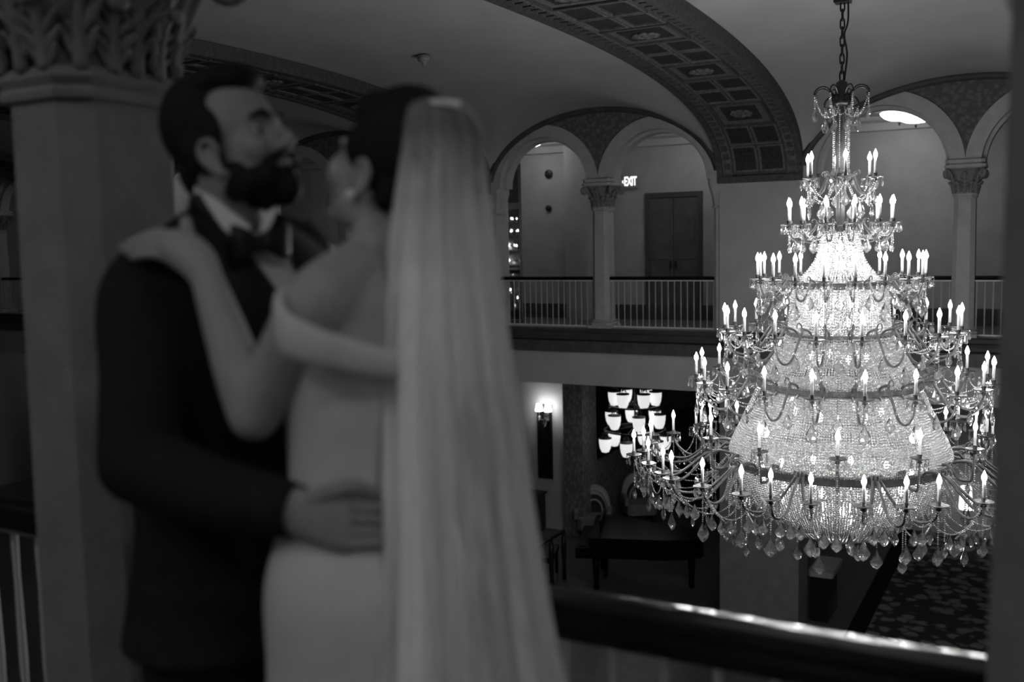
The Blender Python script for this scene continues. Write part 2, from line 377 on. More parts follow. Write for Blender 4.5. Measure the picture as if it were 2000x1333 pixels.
def volute_mesh():
    P = []; 
    for t in np.linspace(0, 1, 26):
        a = t*3.6*math.pi; r = .055*(1-t*.82)
        P.append((0, -r*math.sin(a)*1.0-.0, r*math.cos(a)))
    P = [(0, .16, -.20), (0, .10, -.10), (0, .06, -.0)] + [(0, p[1]+.0, p[2]+.0) for p in P]
    return MB().tube(P, [.016, .02, .024]+list(np.linspace(.026, .012, 26)), 6).mesh('volute')
VOL = volute_mesh()
for me in (LEAF_LO, LEAF_HI, VOL): me.materials.append(MATS['capital_stone'])
def make_column(m_shaft='stone'):
    root = empty('column', kind=STR)
    MB().loft([cham(HX*k, HY*k, CH*k, z) for k, z in ((1.06, .16), (1.04, .9), (1.0, 1.5), (.97, 1.97))]).build('shaft', m_shaft, root, smooth=False)
    m = MB(); m.box(-HX-.06, HX+.06, -HY-.06, HY+.06, 0, .07)
    m.loft([cham(HX+a, HY+a, CH, z) for a, z in ((.05, .07), (.06, .085), (.05, .11), (.02, .12), (.035, .14), (.01, .165)) ]); m.build('base', m_shaft, root, smooth=False)
    m = MB(); m.loft([cham(HX+a, HY+a, CH, z) for a, z in ((0, 1.935), (.012, 1.94), (.016, 1.955), (.006, 1.968), (.010, 1.972), (.020, 1.985), (.020, 1.995), (.006, 2.01))]); m.build('astragal', m_shaft, root, smooth=False)
    cap = MB().loft([cham(HX+a, HY+a, CH+a*.2, z) for a, z in ((-.005, 2.0), (0, 2.12), (.015, 2.22), (.05, 2.30), (.085, 2.335))]).build('capital', 'capital_stone', root, smooth=False)
    for k in range(8):
        a = k*math.pi/4+math.pi/8; ux, uy = math.sin(a), -math.cos(a)
        s = min((HX)/max(abs(ux), 1e-6), (HY)/max(abs(uy), 1e-6)); s = min(s, (HX+HY-CH)/(abs(ux)+abs(uy)))
        for me, dz, da in ((LEAF_LO, 2.0, 0), (LEAF_HI, 2.0, math.pi/8)):
            aa = a+da; ux2, uy2 = math.sin(aa), -math.cos(aa)
            s2 = min(HX/max(abs(ux2), 1e-6), HY/max(abs(uy2), 1e-6), (HX+HY-CH)/(abs(ux2)+abs(uy2)))
            o = put('leaf', me, None, cap, (ux2*(s2+.004), uy2*(s2+.004), dz)); o.rotation_euler[2] = aa
    for sx in (-1, 1):
        for sy in (-1, 1):
            o = put('volute', VOL, None, cap, (sx*(HX+.075), sy*(HY+.075), 2.26)); o.rotation_euler[2] = math.atan2(sx*1.0, -sy*1.0)
    MB().loft([cham(HX+a, HY+a, .05, z) for a, z in ((.10, 2.335), (.12, 2.35), (.12, 2.385), (.09, 2.40), (.11, 2.41), (.11, SPRING))]).build('abacus', m_shaft, root, smooth=False)
    return root
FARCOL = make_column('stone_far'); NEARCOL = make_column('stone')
def all_kids(o): return [c for c in bpy.data.objects if c.parent == o]
for r_ in (FARCOL, NEARCOL):
    KIDS[r_.name] = all_kids(r_)
    for c in KIDS[r_.name]: KIDS[c.name] = all_kids(c)
first = {}
def place_col(src, x, y, z, label):
    o = src if src.name not in first else copy_tree(src)
    first[src.name] = 1; o.location = (x, y, z); o['label'] = label; o['kind'] = STR; return o
NEARX = [-8.49, -6.35, -4.21, -2.07, .07, 2.21, 4.35]
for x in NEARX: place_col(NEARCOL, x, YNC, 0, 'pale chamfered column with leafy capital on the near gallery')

# far arcade
def ring_mesh(r0, r1, y0, y1, n=40):
    rings = []
    for a in np.linspace(0, math.pi, n):
        c, s = math.cos(a), math.sin(a)
        rings.append(np.array([(r0*c, y0, r0*s), (r1*c, y0, r1*s), (r1*c, y1, r1*s), (r0*c, y1, r0*s)]))
    m = MB(); m.loft(rings); return m
for k, (x0, x1) in enumerate(BAYS):
    xc = (x0+x1)/2; w = (x1-x0)/4; ro, ri = w*1.005, w*1.005-.20
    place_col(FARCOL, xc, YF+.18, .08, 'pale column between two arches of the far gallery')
    for cx in (x0+w, x1-w):
        m = ring_mesh(ri, ro, YF-.03, YF2); rm = ring_mesh(ri-.05, ri+.02, YF+.12, YF2-.02)
        m.v += rm.v; m.f += [tuple(i+m.n for i in q) for q in rm.f]; m.n += rm.n
        m.build('arch', 'stone_far', loc=(cx, 0, SPRING), kind=STR, label='round stone arch ring of the far arcade', smooth=False)
    xs = np.concatenate([np.linspace(x0+.001, x1-.001, 121)]); V = []; Fs = []
    for i, x in enumerate(xs):
        dx = min(abs(x-(x0+w)), abs(x-(x1-w))); lo = SPRING+math.sqrt(max(0, (ro-.02)**2-dx*dx)); hi = max(lo+.005, float(zB(x, x0, x1))+.03)
        for y in (YF, YF2-.05): V += [(x, y, lo), (x, y, hi)]
        if i: a = 4*i; p = a-4; Fs += [(p, p+1, a+1, a), (p+2, a+2, a+3, p+3), (p, a, a+2, p+2), (p+1, p+3, a+3, a+1)]
    MB().add(V, Fs).build('wall_spandrel', 'spandrel_paint', kind=STR, label='dark painted spandrel above the paired arches', smooth=False)
    P = [(x, YF-.03, float(zB(x, x0, x1))-.03) for x in xc+(x1-x0)/2*np.sin(np.linspace(-math.pi/2, math.pi/2, 60))*.992]
    MB().tube(P, .062, 6).build('trim_lunette', 'dark_fascia', kind=STR, label='dark moulding around the lunette')
    for sx, x in ((1, x0), (-1, x1)):                # half columns at the bay ends
        m = MB(); m.loft([cham(.09, .13, .05, z, x+sx*.03, YF+.17) for z in (.1, 2.02)]); m.loft([cham(.10+a, .14+a, .05, z, x+sx*.03, YF+.17) for a, z in ((0, 2.0), (.02, 2.02), (0, 2.05), (.02, 2.2), (.06, 2.36), (.06, SPRING))])
        m.build('pilaster', 'stone_far', kind=STR, label='half column at the end of an arched bay', smooth=False)
PX = [(XL, XL+.02)]+BEAMS
for x0, x1 in BEAMS:
    MB().box(x0, x1, YF-.012, YF2+.25, -.86, 2.40).build('wall_pier', 'plaster', kind=STR, label='plain plaster pier under a ceiling arch', smooth=False)
    MB().box(x0, x1, YF-.012, YF2+.25, FLZ, -.86).build('wall_pier_lower', 'pier_stone', kind=STR, label='stone pier rising from the lobby floor', smooth=False)
    MB().box(x0-.02, x1+.02, YF-.06, YF2, 2.36, 2.46).build('trim_impost', 'beam_paint', kind=STR, label='dark impost under a ceiling arch', smooth=False)
# near arcade wall over the columns
V = []; Fs = []; xs = np.linspace(XL, XR, 1200)
for i, x in enumerate(xs):
    k = (x-.07)/2.14; fx = (k-math.floor(k)-.5)*2.14; r = .93
    lo = SPRING+math.sqrt(max(0, r*r-fx*fx)); hi = 4.05
    for y in (YN0, YN1): V += [(x, y, lo), (x, y, hi)]
    if i: a = 4*i; p = a-4; Fs += [(p, p+1, a+1, a), (p+2, a+2, a+3, p+3), (p, a, a+2, p+2)]
MB().add(V, Fs).build('wall_near_arcade', 'plaster', kind=STR, label='arcade wall over the near columns', smooth=False)
# ------------------------------------------------------------------ balustrades
def baluster_mesh(h, r, m):
    me = MB().lathe([(r*.8, 0), (r*1.25, .02), (r*.9, .05), (r*.75, h*.2), (r*1.0, h*.45), (r*.75, h*.75), (r*.9, h-.06), (r*1.2, h-.03), (r*.85, h)], 8).mesh('baluster')
    me.materials.append(MATS[m]); return me
BAL_FAR = baluster_mesh(.80, .011, 'baluster_far'); BAL_NEAR = baluster_mesh(.755, .0115, 'baluster_paint')
def railing(x0, x1, y, zb, zt, label, group, me, near=False, n=None):
    root = empty('balustrade', ((x0+x1)/2, y, zb), label=label, category='balustrade', group=group)
    hw = (x1-x0)/2; h = zt-zb
    if near:
        prof = [(-.05, h-.075), (.05, h-.075), (.062, h-.06), (.062, h-.045), (.055, h-.034), (.062, h-.026), (.064, h-.020), (.060, h-.0130), (.050, h-.0092), (.038, h-.0065), (.026, h-.0045), (.012, h-.0030), (-.01, h-.0020), (-.035, h-.0014), (-.050, h-.005), (-.058, h-.016), (-.055, h-.03), (-.062, h-.045), (-.062, h-.06)]
    else: prof = [(-.04, h-.06), (.04, h-.06), (.05, h-.035), (.04, h-.005), (0, h), (-.04, h-.005), (-.05, h-.035)]
    P = np.array(prof)
    MB().loft([np.stack([np.full(len(P), x), P[:, 0], P[:, 1]], 1) for x in (-hw, hw)]).build('handrail', 'handrail_wood', root, smooth=False)
    MB().box(-hw, hw, -.018, .018, h-(.09 if near else .08), h-(.07 if near else .055)).build('top_bar', 'baluster_paint', root, smooth=False)
    MB().box(-hw, hw, -.02, .02, .03, .05).build('bottom_bar', 'baluster_paint', root, smooth=False)
    n = n or int(round((x1-x0)/.107)); 
    for i in range(n):
        put('baluster', me, None, root, (-hw+(i+.5)*(2*hw)/n, 0, .045))
    return root
for k in range(len(NEARX)-1):
    a, b = NEARX[k]+HX*.9, NEARX[k+1]-HX*.9
    if a > .5 or b < -2.3: continue
    railing(a, b, 1.72, 0.06, .90, ('near balustrade with a glossy dark handrail right behind the couple' if abs(a+1.94) < .1 else 'near balustrade with a dark handrail beyond the leafy-capped column' if a < -2 else 'near balustrade past the second near column'), 'near balustrades', BAL_NEAR, True)
for k, (x0, x1) in enumerate(BAYS):
    xc = (x0+x1)/2
    for a, b in ((x0+.08, xc-.12), (xc+.12, x1-.08)):
        if b < -22.5 or k == 5: continue
        lb = {3: 'far balcony railing ' + ('beside the glazed door' if b < xc else 'below the exit sign'), 4: 'far balcony railing ' + ('behind the lit chandelier' if b < xc else 'beside the column by the chandelier')}.get(k, 'thin white baluster railing in the far arcade beyond the couple' if k < 3 else 'far balcony railing past the chandelier bay')
        railing(a, b, YF+.12, .085, .95, lb + ' with a thin dark handrail', 'far balcony railings', BAL_FAR)

# ------------------------------------------------------------------ far gallery: door, sign, lamps, glazed leaf
def box_obj(name, m, parent, *b, **t): return MB().box(*b).build(name, m, parent, smooth=False, **t)
d = empty('door_1', (-6.36, 18.0, 0), kind=STR, label='dark plain double door under the exit sign')
box_obj('door_frame', 'dark_fascia', d, -.56, -.48, -.06, 0, 0, 2.40); box_obj('door_frame', 'dark_fascia', d, .48, .56, -.06, 0, 0, 2.40); box_obj('door_frame', 'dark_fascia', d, -.48, .48, -.06, 0, 2.31, 2.40)
for sx in (-1, 1):
    lf = box_obj('door_leaf', 'door_wood', d, min(.006*sx, .48*sx), max(.006*sx, .48*sx), -.04, 0, .02, 2.31)
    for z0, z1 in ((.25, 1.0), (1.15, 2.15)): box_obj('door_panel', 'door_wood', lf, sx*.24-.16, sx*.24+.16, -.052, -.04, z0, z1)
    box_obj('handle', 'bronze_dark', lf, sx*.05-.012, sx*.05+.012, -.09, -.04, .98, 1.12)
e = onY(1229, 355, 17.92)
s = empty('exit_sign', (e[0], 18.0, e[2]), label='lit exit sign with white letters and an arrow on the far gallery wall', category='exit sign')
box_obj('sign_box', 'sign_box', s, -.165, .165, -.07, 0, -.12, .12)
tcv = bpy.data.curves.new('sign_text', 'FONT'); tcv.body = 'EXIT'; tcv.size = .235; tcv.extrude = .004; tcv.offset = .006; tcv.align_x = 'CENTER'; tcv.align_y = 'CENTER'; tcv.space_character = .93
tcv.materials.append(MATS['sign_letter'])
o = bpy.data.objects.new('tmp_text', tcv); COL.objects.link(o); dg_ = bpy.context.evaluated_depsgraph_get(); dg_.update()
me_t = bpy.data.meshes.new_from_object(o.evaluated_get(dg_)); bpy.data.objects.remove(o); me_t.name = 'sign_text'
me_t.transform(Matrix.Translation((.02, -.075, 0)) @ Matrix.Rotation(math.pi/2, 4, 'X') @ Matrix.Diagonal((.56, 1, 1, 1)))
put('sign_text', me_t, 'sign_letter', s)
MB().add([(-.125, -.078, .035), (-.125, -.078, -.035), (-.155, -.078, 0), (-.125, -.07, .035), (-.125, -.07, -.035), (-.155, -.07, 0)], [(0, 1, 2), (3, 5, 4), (0, 3, 4, 1), (1, 4, 5, 2), (2, 5, 3, 0)]).build('arrow', 'sign_letter', s, smooth=False)
for py, lab in ((340, 'upper small round black fixture on the far gallery wall'), (407, 'lower small round black fixture on the far gallery wall')):
    p = onY(1070, py, 17.95); r_ = .085 if py == 340 else .065
    m = MB().lathe([(r_, 0), (r_, .03), (r_*.85, .045), (r_*.6, .05)], 20); m2 = m.build('wall_fixture', 'black_metal', loc=(p[0], 18.0, p[2]), label=lab, category='wall fixture')
    m2.rotation_euler = (math.pi/2, 0, 0)
    MB().lathe([(.02, .045), (.02, .065), (.01, .07)], 10).build('button', 'black_metal', m2)
MB().box(-8.42, -7.95, 17.55, 18.0, 0, 3.5).build('wall_projection', 'gallery_plaster', kind=STR, label='square wall pier behind the far arcade', smooth=False)

def bowl_lamp():
    r = empty('ceiling_lamp')
    MB().lathe([(.06, 0), (.06, -.02), (.02, -.03), (.012, -.05)], 14).build('canopy', 'bronze_dark', r)
    m = MB(); n = 40; a = np.arange(n)*2*math.pi/n; sc = 1+.07*np.cos(a*10)
    rings = [np.stack([q*sc*np.cos(a), q*sc*np.sin(a), np.full(n, z)], 1) for q, z in ((.04, -.185), (.13, -.175), (.21, -.14), (.26, -.09), (.28, -.05), (.265, -.05), (.245, -.085), (.12, -.16))]
    m.loft(rings); m.build('glass_bowl', 'bowl_glass', r)
    MB().lathe([(.006, -.05), (.008, -.19), (.03, -.20), (.02, -.22), (.006, -.26)], 10).build('finial', 'bronze_dark', r)
    return r
BOWL = bowl_lamp(); KIDS[BOWL.name] = all_kids(BOWL)
spots = [(onY(1757, 218, 17.0)[0], 17.0, 'upper scalloped glass ceiling lamp seen through the arch beside the big chandelier'), (onY(1789, 232, 16.1)[0], 16.1, 'lower scalloped glass ceiling lamp seen through the arch beside the big chandelier'),
         (-5.66, 16.9, 'glass ceiling lamp in the far gallery above the exit door'), (-8.9, 17.0, 'glass ceiling lamp in the far gallery by the glazed door'), (-12.4, 16.8, 'glass ceiling lamp in the far gallery beyond the couple'),
         (-19.5, 16.8, 'glass ceiling lamp at the dim end of the far gallery'),
         (-1.2, -1.3, 'added unseen glass fill lamp over the near gallery behind the couple'), (.9, .25, 'added unseen glass fill lamp over the near gallery by the second column'), (-2.9, -1.2, 'added unseen glass fill lamp over the near gallery beside the leafy column'), (-5.0, -.6, 'added unseen glass fill lamp over the near gallery past the leafy column'), (3.0, -1.0, 'added unseen glass fill lamp over the near gallery past the second column')]  # near-gallery lamps are added out of view to light the couple and veil
for k, (x, y, lb) in enumerate(spots):
    o = BOWL if k == 0 else copy_tree(BOWL); o.location = (x, y, 3.5 if k != 1 else 3.36); o['label'] = lb; o['category'] = 'ceiling lamp'; o['group'] = 'scalloped gallery ceiling lamps'
# glazed door leaf, standing ajar and mirroring the chandelier
CHX, CHY = -1.56, 8.4
pg = onY(992, 480, 16.5); v1 = unit(np.array([0, 0, 0])-np.array([pg[0], pg[1], 0])); v2 = unit(np.array([CHX-pg[0], CHY-pg[1], 0])); nb = unit(v1+v2)
ang = math.atan2(nb[1], nb[0])+math.pi/2
g = empty('glazed_door', (pg[0], pg[1], 0), rz=ang, label='tall black-framed glazed door standing ajar, mirroring the chandelier', category='glazed door')
x0, x1, zt = -.62, .27, 3.0
for a, b in ((x0, x0+.05), (x1-.045, x1)): box_obj('stile', 'black_metal', g, a, b, -.02, .02, 0, zt)
for z in (0, zt-.06): box_obj('rail', 'black_metal', g, x0+.05, x1-.045, -.02, .02, z, z+.06)
box_obj('transom', 'black_metal', g, x0+.05, x1-.045, -.03, .03, 2.16, 2.26)
xv = [x0+.05, x0+.335, 0.0, x1-.045]; zv = [.06, .55, 1.05, 1.38, 1.80, 2.16, 2.26, zt-.06]
for x in xv[1:-1]: box_obj('muntin', 'black_metal', g, x-.013, x+.013, -.018, .018, .06, zt-.06)
for z in zv[1:5]: box_obj('muntin', 'black_metal', g, xv[0], xv[-1], -.016, .016, z-.009, z+.009)
for i in range(3):
    for j in range(len(zv)-1):
        if j == 5: continue
        box_obj('pane', 'door_glass', g, xv[i]+.004, xv[i+1]-.004, -.004, .004, zv[j]+.004, zv[j+1]-.004)
# smoke detector on the vault
xs_, ys_ = -6.62, 10.05
for t in np.linspace(8, 14, 300):
    p = CAM+ray(828, 110)*t
    if p[2] >= max(float(zA(p[1])), float(zB(p[0], *BAYS[3])))-.02: break
o = MB().lathe([(.075, .03), (.085, -.02), (.075, -.045), (.03, -.055), (.025, -.09), (.01, -.10)], 16).build('smoke_detector', 'sign_box', loc=(p[0], p[1], p[2]-.015), label='small round sprinkler fitting on the plain vault', category='sprinkler')

# ------------------------------------------------------------------ lobby below
MB().box(-2.45, 1.0, 2, 21.55, FLZ, FLZ+.012).build('carpet', 'carpet_pattern', label='leaf-patterned carpet on the lobby floor under the chandelier', category='carpet', smooth=False)
MB().box(-2.72, -2.45, 2, 21.55, FLZ, FLZ+.02).build('carpet_border', 'border_dark', label='black carpet border strip beside the patterned carpet', category='carpet border', smooth=False)
for k, (a, b) in enumerate(((-3.02, -2.74), (-3.32, -3.06))):
    MB().box(a, b, 2, 21.55, FLZ, FLZ+.006).build('trim_floor', 'floor_band', kind=STR, label='pale stone band in the lobby floor', smooth=False)
MB().box(XL, -8.9, 18.6, 18.9, FLZ, -.62).build('wall_back', 'wall_lower', kind=STR, label='lobby wall with a sconce under the far gallery', smooth=False)
MB().box(-8.9, -8.46, 18.3, 19.0, FLZ, -.62).build('wall_pillar', 'damask', kind=STR, label='square patterned pillar in the lobby', smooth=False)
MB().box(-8.8, -8.6, 19.0, 25.8, FLZ, -3.15).build('wall_half', 'damask', kind=STR, label='half-height patterned wall running back', smooth=False)
MB().box(-8.85, -8.55, 19.0, 25.8, -3.15, -3.08).build('trim_5', 'dark_wood', kind=STR, label='dark cap of the half-height wall', smooth=False)
MB().box(XL, XR, 25.8, 26, FLZ, -.5).build('wall_lobby_end', 'damask', kind=STR, label='dark far wall deep under the gallery', smooth=False)  # lighter wall colour stands in for haze from the chandelier
for k, (xa, xb) in enumerate(((-3.34, 1.04), (2.27, XR))):
    MB().box(xa-1.2 if k == 0 else xa, xb, 21.6, 21.8, FLZ, -.6).build('wall_lobby_right', 'wall_lower', kind=STR, label='lobby wall behind the big chandelier', smooth=False)
MB().box(-10.7, -10.35, 18.35, 18.6, FLZ, -.62).build('wall_jamb', 'dark_wood', kind=STR, label='dark wooden jamb beside the sconce wall', smooth=False)
p0, p1 = onY(1050, 790, 18.58), onY(1080, 936, 18.58)
mr = empty('wall_mirror', ((p0[0]+p1[0])/2, 18.6, p1[2]), label='tall narrow dark mirror on the lobby wall behind the sconce', category='mirror')
w, h = (p1[0]-p0[0])/2, p0[2]-p1[2]
box_obj('frame', 'dark_wood', mr, -w, -w+.04, -.05, 0, 0, h); box_obj('frame', 'dark_wood', mr, w-.04, w, -.05, 0, 0, h); box_obj('frame', 'dark_wood', mr, -w+.04, w-.04, -.05, 0, 0, .04); box_obj('frame', 'dark_wood', mr, -w+.04, w-.04, -.05, 0, h-.04, h)
box_obj('glass', 'mirror_dark', mr, -w+.04, w-.04, -.02, 0, .04, h-.04)
def sconce(loc, label):
    s = empty('wall_sconce', loc, label=label, category='sconce')
    m = MB(); m.lathe([(.05, -.22), (.06, -.1), (.04, .0), (.02, .08)], 10, (0, -.03, 0)); m.build('back_plate', 'bronze_dark', s)
    for sx in (-1, 1):
        MB().tube([(0, -.05, -.12), (sx*.05, -.14, -.18), (sx*.105, -.17, -.10), (sx*.105, -.17, -.02)], .01, 6, 14).build('arm', 'bronze', s)
        MB().lathe([(.085, -.02), (.055, .13), (.05, .13), (.078, -.015)], 16, (sx*.105, -.17, .04)).build('lamp_shade', 'sconce_shade', s)
        MB().lathe([(.012, -.02), (.03, -.05), (.004, -.12)], 6, (sx*.105, -.17, -.06)).build('crystal_drop', 'crystal', s, smooth=False)
    MB().lathe([(.01, .0), (.04, -.05), (.045, -.11), (.004, -.2)], 8, (0, -.12, -.12)).build('crystal_drop', 'crystal', s, smooth=False)
    return s
c0 = onY(1060, 806, 18.35); sconce((c0[0], 18.56, c0[2]), 'two-shaded crystal sconce in front of the tall dark mirror')
c0 = onY(-3, 703, 18.45); 
sconce((-24.2 if c0[0] < -24.2 else c0[0], 18.6, -1.7), 'two-shaded sconce at the far end of the lobby wall')
# hanging lamp of glass bells
hc = onY(1240, 800, 18.0)
hl = empty('bell_chandelier', (hc[0], 18.0, -.62), label='tiered hanging lamp with glowing glass bell shades under the far gallery', category='hanging lamp')
MB().tube([(0, 0, 0), (0, 0, -2.15)], .02, 8).build('stem', 'bronze_dark', hl)
bell = MB(); bell.lathe([(.02, -.29), (.07, -.275), (.105, -.2), (.12, -.1), (.122, 0), (.114, 0), (.11, -.1), (.095, -.19), (.06, -.26)], 18); BELL = bell.mesh('glass_shade'); BELL.materials.append(MATS['shade_glass'])
rimm = MB(); rimm.lathe([(.123, -.012), (.128, -.012), (.128, .006), (.116, .006)], 18); RIM = rimm.mesh('shade_rim'); RIM.materials.append(MATS['bronze_dark'])
KN = MB(); [KN.tube([(.10*math.cos(a), .10*math.sin(a), 0), (.03*math.cos(a), .03*math.sin(a), .10), (0, 0, .12)], .006, 5) for a in (0, 2.1, 4.2)]; [KN.ell((.05*math.cos(a), .05*math.sin(a), .06+.02*(i % 2)), (.016, .016, .024), 6, 4) for i, a in enumerate(np.arange(0, 6.2, 1.05))]
KNM = KN.mesh('shade_hanger'); KNM.materials.append(MATS['bronze'])
for zt_, r_, n_, a0 in ((-.80, .40, 6, .3), (-1.22, .50, 6, .0), (-1.70, .60, 6, .62)):
    MB().lathe([(r_+.015, zt_+.13), (r_+.015, zt_+.16), (r_-.015, zt_+.16), (r_-.015, zt_+.13), (r_+.015, zt_+.13)], 28, cap=False).build('ring', 'bronze_dark', hl)
    for i in range(n_):
        a = a0+i*2*math.pi/n_; c_ = (r_*math.cos(a), r_*math.sin(a), zt_)
        MB().tube([(0, 0, zt_+.2), (c_[0], c_[1], zt_+.14)], .008, 5).build('spoke', 'bronze_dark', hl)
        sh = put('glass_shade', BELL, None, hl, c_); put('shade_rim', RIM, None, sh); put('shade_hanger', KNM, None, sh)
# grand piano
pp = np.array([-6.35, 16.4]); pn = empty('grand_piano', (pp[0], pp[1], FLZ), rz=math.radians(18), label='black grand piano standing under the far gallery', category='piano')
out = catmull(np.array([(-.95, -.72), (0, -.72), (.5, -.70), (.95, -.5), (1.0, -.2), (.85, .05), (.45, .2), (.05, .36), (-.3, .62), (-.6, .72), (-.95, .72)]), 40)
MB().loft([np.hstack([out, np.full((40, 1), z)]) for z in (.62, .95)]).build('case', 'piano_black', pn, smooth=False)
MB().loft([np.hstack([out*1.02, np.full((40, 1), z)]) for z in (.955, .985)]).build('lid', 'piano_black', pn, smooth=False)
kb = MB().box(-1.2, -.93, -.7, .7, .60, .78).build('keyboard_bed', 'piano_black', pn, smooth=False)
box_obj('fallboard', 'piano_black', kb, -1.17, -1.02, -.6, .6, .78, .795)
box_obj('music_stand', 'piano_black', pn, -.8, -.77, -.4, .4, .985, 1.2)
for x, y in ((-.85, -.58), (-.85, .58), (.8, -.3)): MB().lathe([(.07, .62), (.06, .4), (.045, .1), (.06, .06), (.03, 0)], 12, (x, y, 0)).build('leg', 'piano_black', pn)
MB().box(-.75, -.7, -.12, .12, .08, .62).build('pedal_lyre', 'piano_black', pn, smooth=False)
st = empty('piano_bench', (pp[0]-1.7, pp[1]-.65, FLZ), rz=math.radians(18), label='black padded bench in front of the piano keyboard', category='bench')
box_obj('seat', 'piano_black', st, -.18, .18, -.42, .42, .42, .52)
for x in (-.14, .14):
    for y in (-.36, .36): box_obj('leg', 'piano_black', st, x-.025, x+.025, y-.025, y+.025, 0, .42)
def armchair(loc, rz, label, stripes):
    c = empty('armchair', loc, rz=rz, label=label, category='armchair', group='upholstered lobby chairs')
    m = MB(); m.loft([cham(.32, .30, .08, z) for z in (.2, .40, .44)]); m.build('seat', 'chair_fabric', c, smooth=False)
    rings = []
    for t in np.linspace(0, math.pi, 21):
        x, z = .34*math.cos(t), .42+.60*math.sin(t)**.7
        rings.append(np.array([(x, .24, z), (x, .34, z), (x*.72, .34, .40+(z-.42)*.72), (x*.72, .24, .40+(z-.42)*.72)]))
    MB().loft(rings).build('back_frame', 'stripe_light' if stripes else 'chair_fabric', c, smooth=False)
    rings = [np.array([(.24*math.cos(t), .26, .42+.42*math.sin(t)), (.24*math.cos(t), .31, .42+.42*math.sin(t))]) for t in np.linspace(0, math.pi, 13)]
    V = [(q[0], y, q[2]) for y in (.26, .31) for q in [r[0] for r in rings]]
    MB().add(V, [tuple(range(13)), tuple(range(25, 12, -1))]+[(i, i+1, i+14, i+13) for i in range(12)]).build('back_cushion', 'stripe_dark' if stripes else 'chair_fabric', c, smooth=False)
    if stripes:
        for q in (.50, .86): MB().tube([(.34*q*math.cos(t), .225, .42+.60*q*math.sin(t)**.8) for t in np.linspace(.05, math.pi-.05, 16)], .022, 6).build('stripe', 'stripe_light', c)
    for sx in (-1, 1):
        MB().loft([np.array([(sx*.30, y, .58+.03*math.cos(y*6)), (sx*.38, y, .58+.03*math.cos(y*6)), (sx*.38, y, .42), (sx*.30, y, .42)]) for y in np.linspace(-.26, .28, 9)]).build('armrest', 'chair_fabric', c, smooth=False)
        for sy in (-1, 1): box_obj('leg', 'dark_wood', c, sx*.25-.025, sx*.25+.025, sy*.22-.025, sy*.22+.025, 0, .2)
    return c
def onZ(px, py, z): d = ray(px, py); return CAM+d*((z-ZC)/d[2])
q = onZ(1160, 1048, FLZ); armchair((q[0], q[1], FLZ), math.radians(20), 'round-backed striped armchair beside the piano', True)
q = onZ(1250, 1018, FLZ); armchair((q[0], q[1], FLZ), math.radians(35), 'pale upholstered armchair behind the piano near the patterned half wall', True)
q = onZ(1068, 1052, FLZ)
bx = empty('side_cabinet', (-9.75, 18.25, FLZ), label='small dark cabinet below the tall mirror', category='cabinet')
box_obj('body', 'dark_wood', bx, -.42, .32, -.22, .22, .06, .80); box_obj('top', 'dark_wood', bx, -.45, .35, -.25, .25, .80, .84)
for sx in (-1, 1):
    dr = box_obj('door', 'dark_wood', bx, -.05+min(sx*.01, sx*.35), -.05+max(sx*.01, sx*.35), -.24, -.22, .1, .77); box_obj('knob', 'bronze', dr, -.05+sx*.05, -.03+sx*.05, -.26, -.24, .42, .45)
box_obj('plinth', 'dark_wood', bx, -.38, .28, -.18, .18, 0, .06)
# low stair rail running down beside the piano area
hr = empty('stair_rail', (-8.9, 15.6, FLZ), label='dark wooden stair rail sloping beside the lobby steps', category='stair rail')
a_, b_ = onZ(1050, 1068, FLZ+.9)-np.array([-8.9, 15.6, FLZ]), onZ(1140, 1015, FLZ+.9)-np.array([-8.9, 15.6, FLZ])
b_ = a_+.55*(b_-a_)
MB().tube([a_-.6*(b_-a_), a_, b_], .03, 8).build('rail', 'dark_wood', hr)
for t in (-.5, 0, .5, .98): 
    q = a_+t*(b_-a_); MB().lathe([(.04, 0), (.035, .3), (.05, .6), (.03, q[2])], 10, (q[0], q[1], 0)).build('post', 'dark_wood', hr)
# low stone plinth by the pier
MB().box(-3.33, -3.05, 15.75, 16.5, FLZ, FLZ+.75).build('stone_plinth', 'dark_wood', label='low dark plinth with a pale stone top against the plaster pier', category='plinth', smooth=False)
box_p = MB().loft([cham(.19, .42, .03, z, -3.16, 16.12) for z in (FLZ+.75, FLZ+.80, FLZ+.84)])
bpy.data.objects['stone_plinth'].name = 'stone_plinth'
box_p.build('cap', 'stone_far', bpy.data.objects['stone_plinth'], smooth=False)
# tall lantern lamp seen behind the chandelier
lp = onY(1886, 990, 21.0)
fl = empty('floor_lamp', (lp[0], 21.0, FLZ), label='floor lamp with a tall white shade behind the chandelier', category='floor lamp')
MB().lathe([(.16, 0), (.16, .03), (.03, .06), (.02, .1)], 16).build('base', 'bronze_dark', fl)
MB().lathe([(.015, .06), (.015, lp[2]-FLZ)], 8).build('pole', 'bronze_dark', fl)
MB().lathe([(.13, 0), (.10, .45), (.095, .45), (.125, 0)], 18, (0, 0, lp[2]-FLZ-.05)).build('shade', 'lamp_shade', fl)
